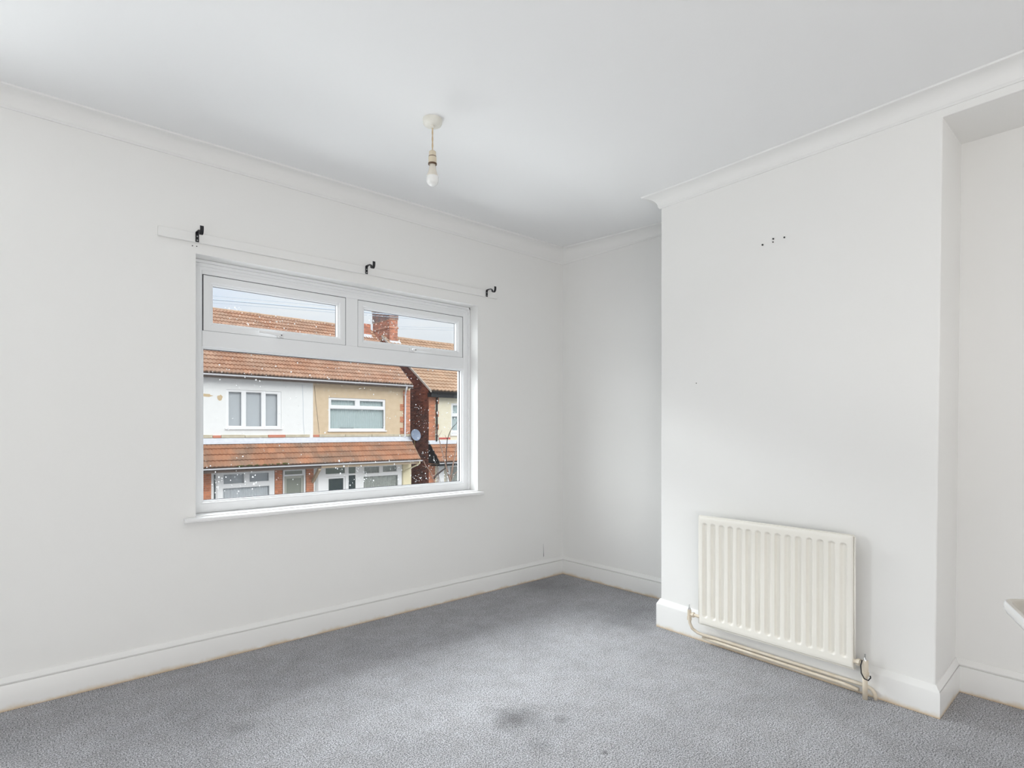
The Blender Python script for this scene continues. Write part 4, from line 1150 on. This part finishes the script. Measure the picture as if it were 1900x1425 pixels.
# big chimney on the gable
KX0, KX1, KY0, KY1 = 14.278, 14.76, 25.62, 27.42
ck = []
bm = B(); box(bm, KX0+0.012, KX1-0.012, KY0+0.012, KY1-0.012, 5.0, 7.4, 1)
def stack_bricks(bm, z0, z1, out, joint=0.016):
    bricks(bm, lambda u, v_, n: (u, KY0+0.012-n-out, v_), KX0-out, KX1+out, z0, z1, dep=0.014, joint=joint)
    bricks(bm, lambda u, v_, n: (KX0+0.012-n-out, u, v_), KY0-out, KY1+out, z0, z1, dep=0.014, joint=joint)
    bricks(bm, lambda u, v_, n: (KX1-0.012+n+out, u, v_), KY0-out, KY1+out, z0, z1, dep=0.014, joint=joint)
stack_bricks(bm, 5.35, 6.30, 0)
box(bm, KX0-0.018, KX1+0.018, KY0-0.018, KY1+0.018, 6.30, 6.375, 1); stack_bricks(bm, 6.30, 6.375, 0.03)
stack_bricks(bm, 6.39, 6.74, 0)
box(bm, KX0-0.01, KX1+0.01, KY0-0.01, KY1+0.01, 6.375, 6.39, 1)
box(bm, KX0-0.012, KX1+0.012, KY0-0.012, KY1+0.012, 6.745, 7.4, 1); 
_top = bm
box(bm, KX0-0.05, KX1+0.05, KY0-0.05, KY1+0.05, 7.36, 7.44, 1)
o = obj('chimney', bm, [BRKC, MORT], HC); o['kind'] = 'stuff'
bm = B(); stack_bricks(bm, 6.76, 7.36, 0.022)
o = obj('chimney_head_bricks', bm, mat('sooty_brick', srgb(150, 112, 104), 0.85, (3, 0.9, srgb(100, 92, 100)), (90, 0.3, 0.01), vary=0.3, island=True), HC); o['kind'] = 'stuff'
for i in range(3):
    bm = B(); y = KY0 + 0.35 + 0.55*i
    lathe(bm, [(0, 7.44), (0.14, 7.44), (0.12, 7.55), (0.11, 7.85), (0.135, 7.88), (0.135, 7.94), (0.10, 7.94), (0.09, 7.6), (0, 7.6)], (KX0+KX1)/2, y, 16); obj('chimney_pot', bm, REDB, HC, smooth='auto')
bm = B(); prism(bm, [(KY0-0.14, 5.50), (KY0+0.0, 5.60), (KY0+0.0, 5.66), (KY0-0.02, 5.66), (KY0-0.15, 5.54)], 'x', KX0-0.02, KX1+0.12); obj('chimney_flashing', bm, LEAD, HC)

# ------------------------------------------------ overhead cables
def wire(p0, p1, sag, r_, label):
    bm = B(); p0 = Vector(p0); p1 = Vector(p1)
    tube(bm, [p0.lerp(p1, t) - Vector((0, 0, 4*sag*t*(1-t))) for t in [k/24 for k in range(25)]], r_, 5)
    tag(obj('overhead_cable', bm, WIREM), label, 'cable', 'telephone cables over the street')
def lin(x, a, b):
    return a[1] + (b[1]-a[1])*(x-a[0])/(b[0]-a[0])
for k, ((za, zb), r_) in enumerate((((4.566, 4.761), 0.007), ((4.468, 4.664), 0.018), ((4.384, 4.585), 0.007))):
    wire((-14, 16.0, lin(-14, (3.842, za), (7.109, zb))), (40, 16.0, lin(40, (3.842, za), (7.109, zb))), 0.0, r_,
         ('thin overhead cable, topmost of three left of the chimney', 'thick grey overhead cable between two thin ones', 'thin overhead cable, lowest of three left of the chimney')[k])
for k, (za, zb) in enumerate(((6.252, 6.546), (6.147, 6.417))):
    wire((KX1+0.01, 25.8, lin(KX1, (13.911, za), (16.933, zb)) + 0.11), (45, 25.8, lin(45, (13.911, za), (16.933, zb)) + 0.3), 0.0, 0.010,
         ('upper of two thin cables right of the brick chimney', 'lower of two thin cables right of the brick chimney')[k])

# ------------------------------------------------ bare young tree in front of the passage
TR = empty('bare_tree', (8.43, 12.0, GZ), 'bare leafless young tree with pinkish twigs in front of the passage', 'tree')
bm = B(); tube(bm, [(8.40, 12, GZ), (8.42, 12.02, -1.6), (8.45, 12.0, -0.7), (8.46, 12.0, -0.25), (8.42, 12.0, -0.09)], [0.05, 0.042, 0.034, 0.026, 0.022], 8)
obj('trunk', bm, BARK, TR, smooth=True)
def br(pts, r0, r1, m):
    bm = B(); n = len(pts)
    tube(bm, pts, [r0 + (r1-r0)*i/(n-1) for i in range(n)], 6); obj('branch', bm, m, TR, smooth=True)
br([(8.46, 12, -0.28), (8.36, 12, 0.03), (8.24, 12, 0.42), (8.13, 12, 0.78), (8.05, 12, 1.0), (8.00, 12, 1.18)], 0.018, 0.006, BARK)
br([(8.44, 12, -0.12), (8.38, 12.05, 0.10), (8.36, 12.05, 0.45), (8.40, 12.05, 0.85), (8.46, 12.0, 1.06), (8.53, 12, 1.16), (8.66, 12, 1.26), (8.72, 12, 1.5)], 0.014, 0.005, BARKD)
br([(8.06, 12, -0.95), (7.98, 12, -0.28), (7.86, 12, 0.02), (7.70, 12, 0.20), (7.64, 12, 0.33)], 0.013, 0.006, BARK)
br([(8.40, 12, -0.60), (8.06, 12, -0.95)], 0.018, 0.013, BARK)
br([(8.46, 12, -0.25), (8.56, 12, -0.10), (8.66, 12, -0.02), (8.8, 12, 0.1)], 0.012, 0.005, BARK)
br([(8.46, 12, -0.22), (8.52, 12, 0.08), (8.60, 12, 0.40), (8.68, 12, 0.75), (8.74, 12, 1.0)], 0.024, 0.010, BARK)
br([(8.30, 12, 0.10), (8.16, 12, 0.02), (8.03, 12, -0.06), (7.95, 12, -0.15)], 0.018, 0.024, BARKD)
br([(8.08, 12, 0.92), (8.15, 12, 1.0), (8.20, 12, 1.08)], 0.005, 0.003, BARK)
br([(8.08, 12, -0.02), (8.12, 12, -0.18), (8.16, 12, -0.30)], 0.006, 0.003, BARKD)
br([(7.72, 12, 0.18), (7.66, 12, 0.17), (7.58, 12, 0.20)], 0.005, 0.003, BARK)
br([(7.76, 12, 0.12), (7.84, 12, 0.20), (7.86, 12, 0.24)], 0.005, 0.003, BARK)
br([(8.40, 12.05, 0.85), (8.34, 12.05, 0.92), (8.33, 12.05, 0.96)], 0.005, 0.003, BARKD)
rd = random.Random(5)
for i in range(16):
    t = rd.random(); x = 7.85 + rd.random()*0.75; z = rd.uniform(-0.3, 0.55)
    br([(x, 12, z), (x + rd.uniform(-0.04, 0.04), 12, z+0.04), (x + rd.uniform(-0.09, 0.09), 12, z+rd.uniform(0.06, 0.12))], 0.004, 0.003, BARK)
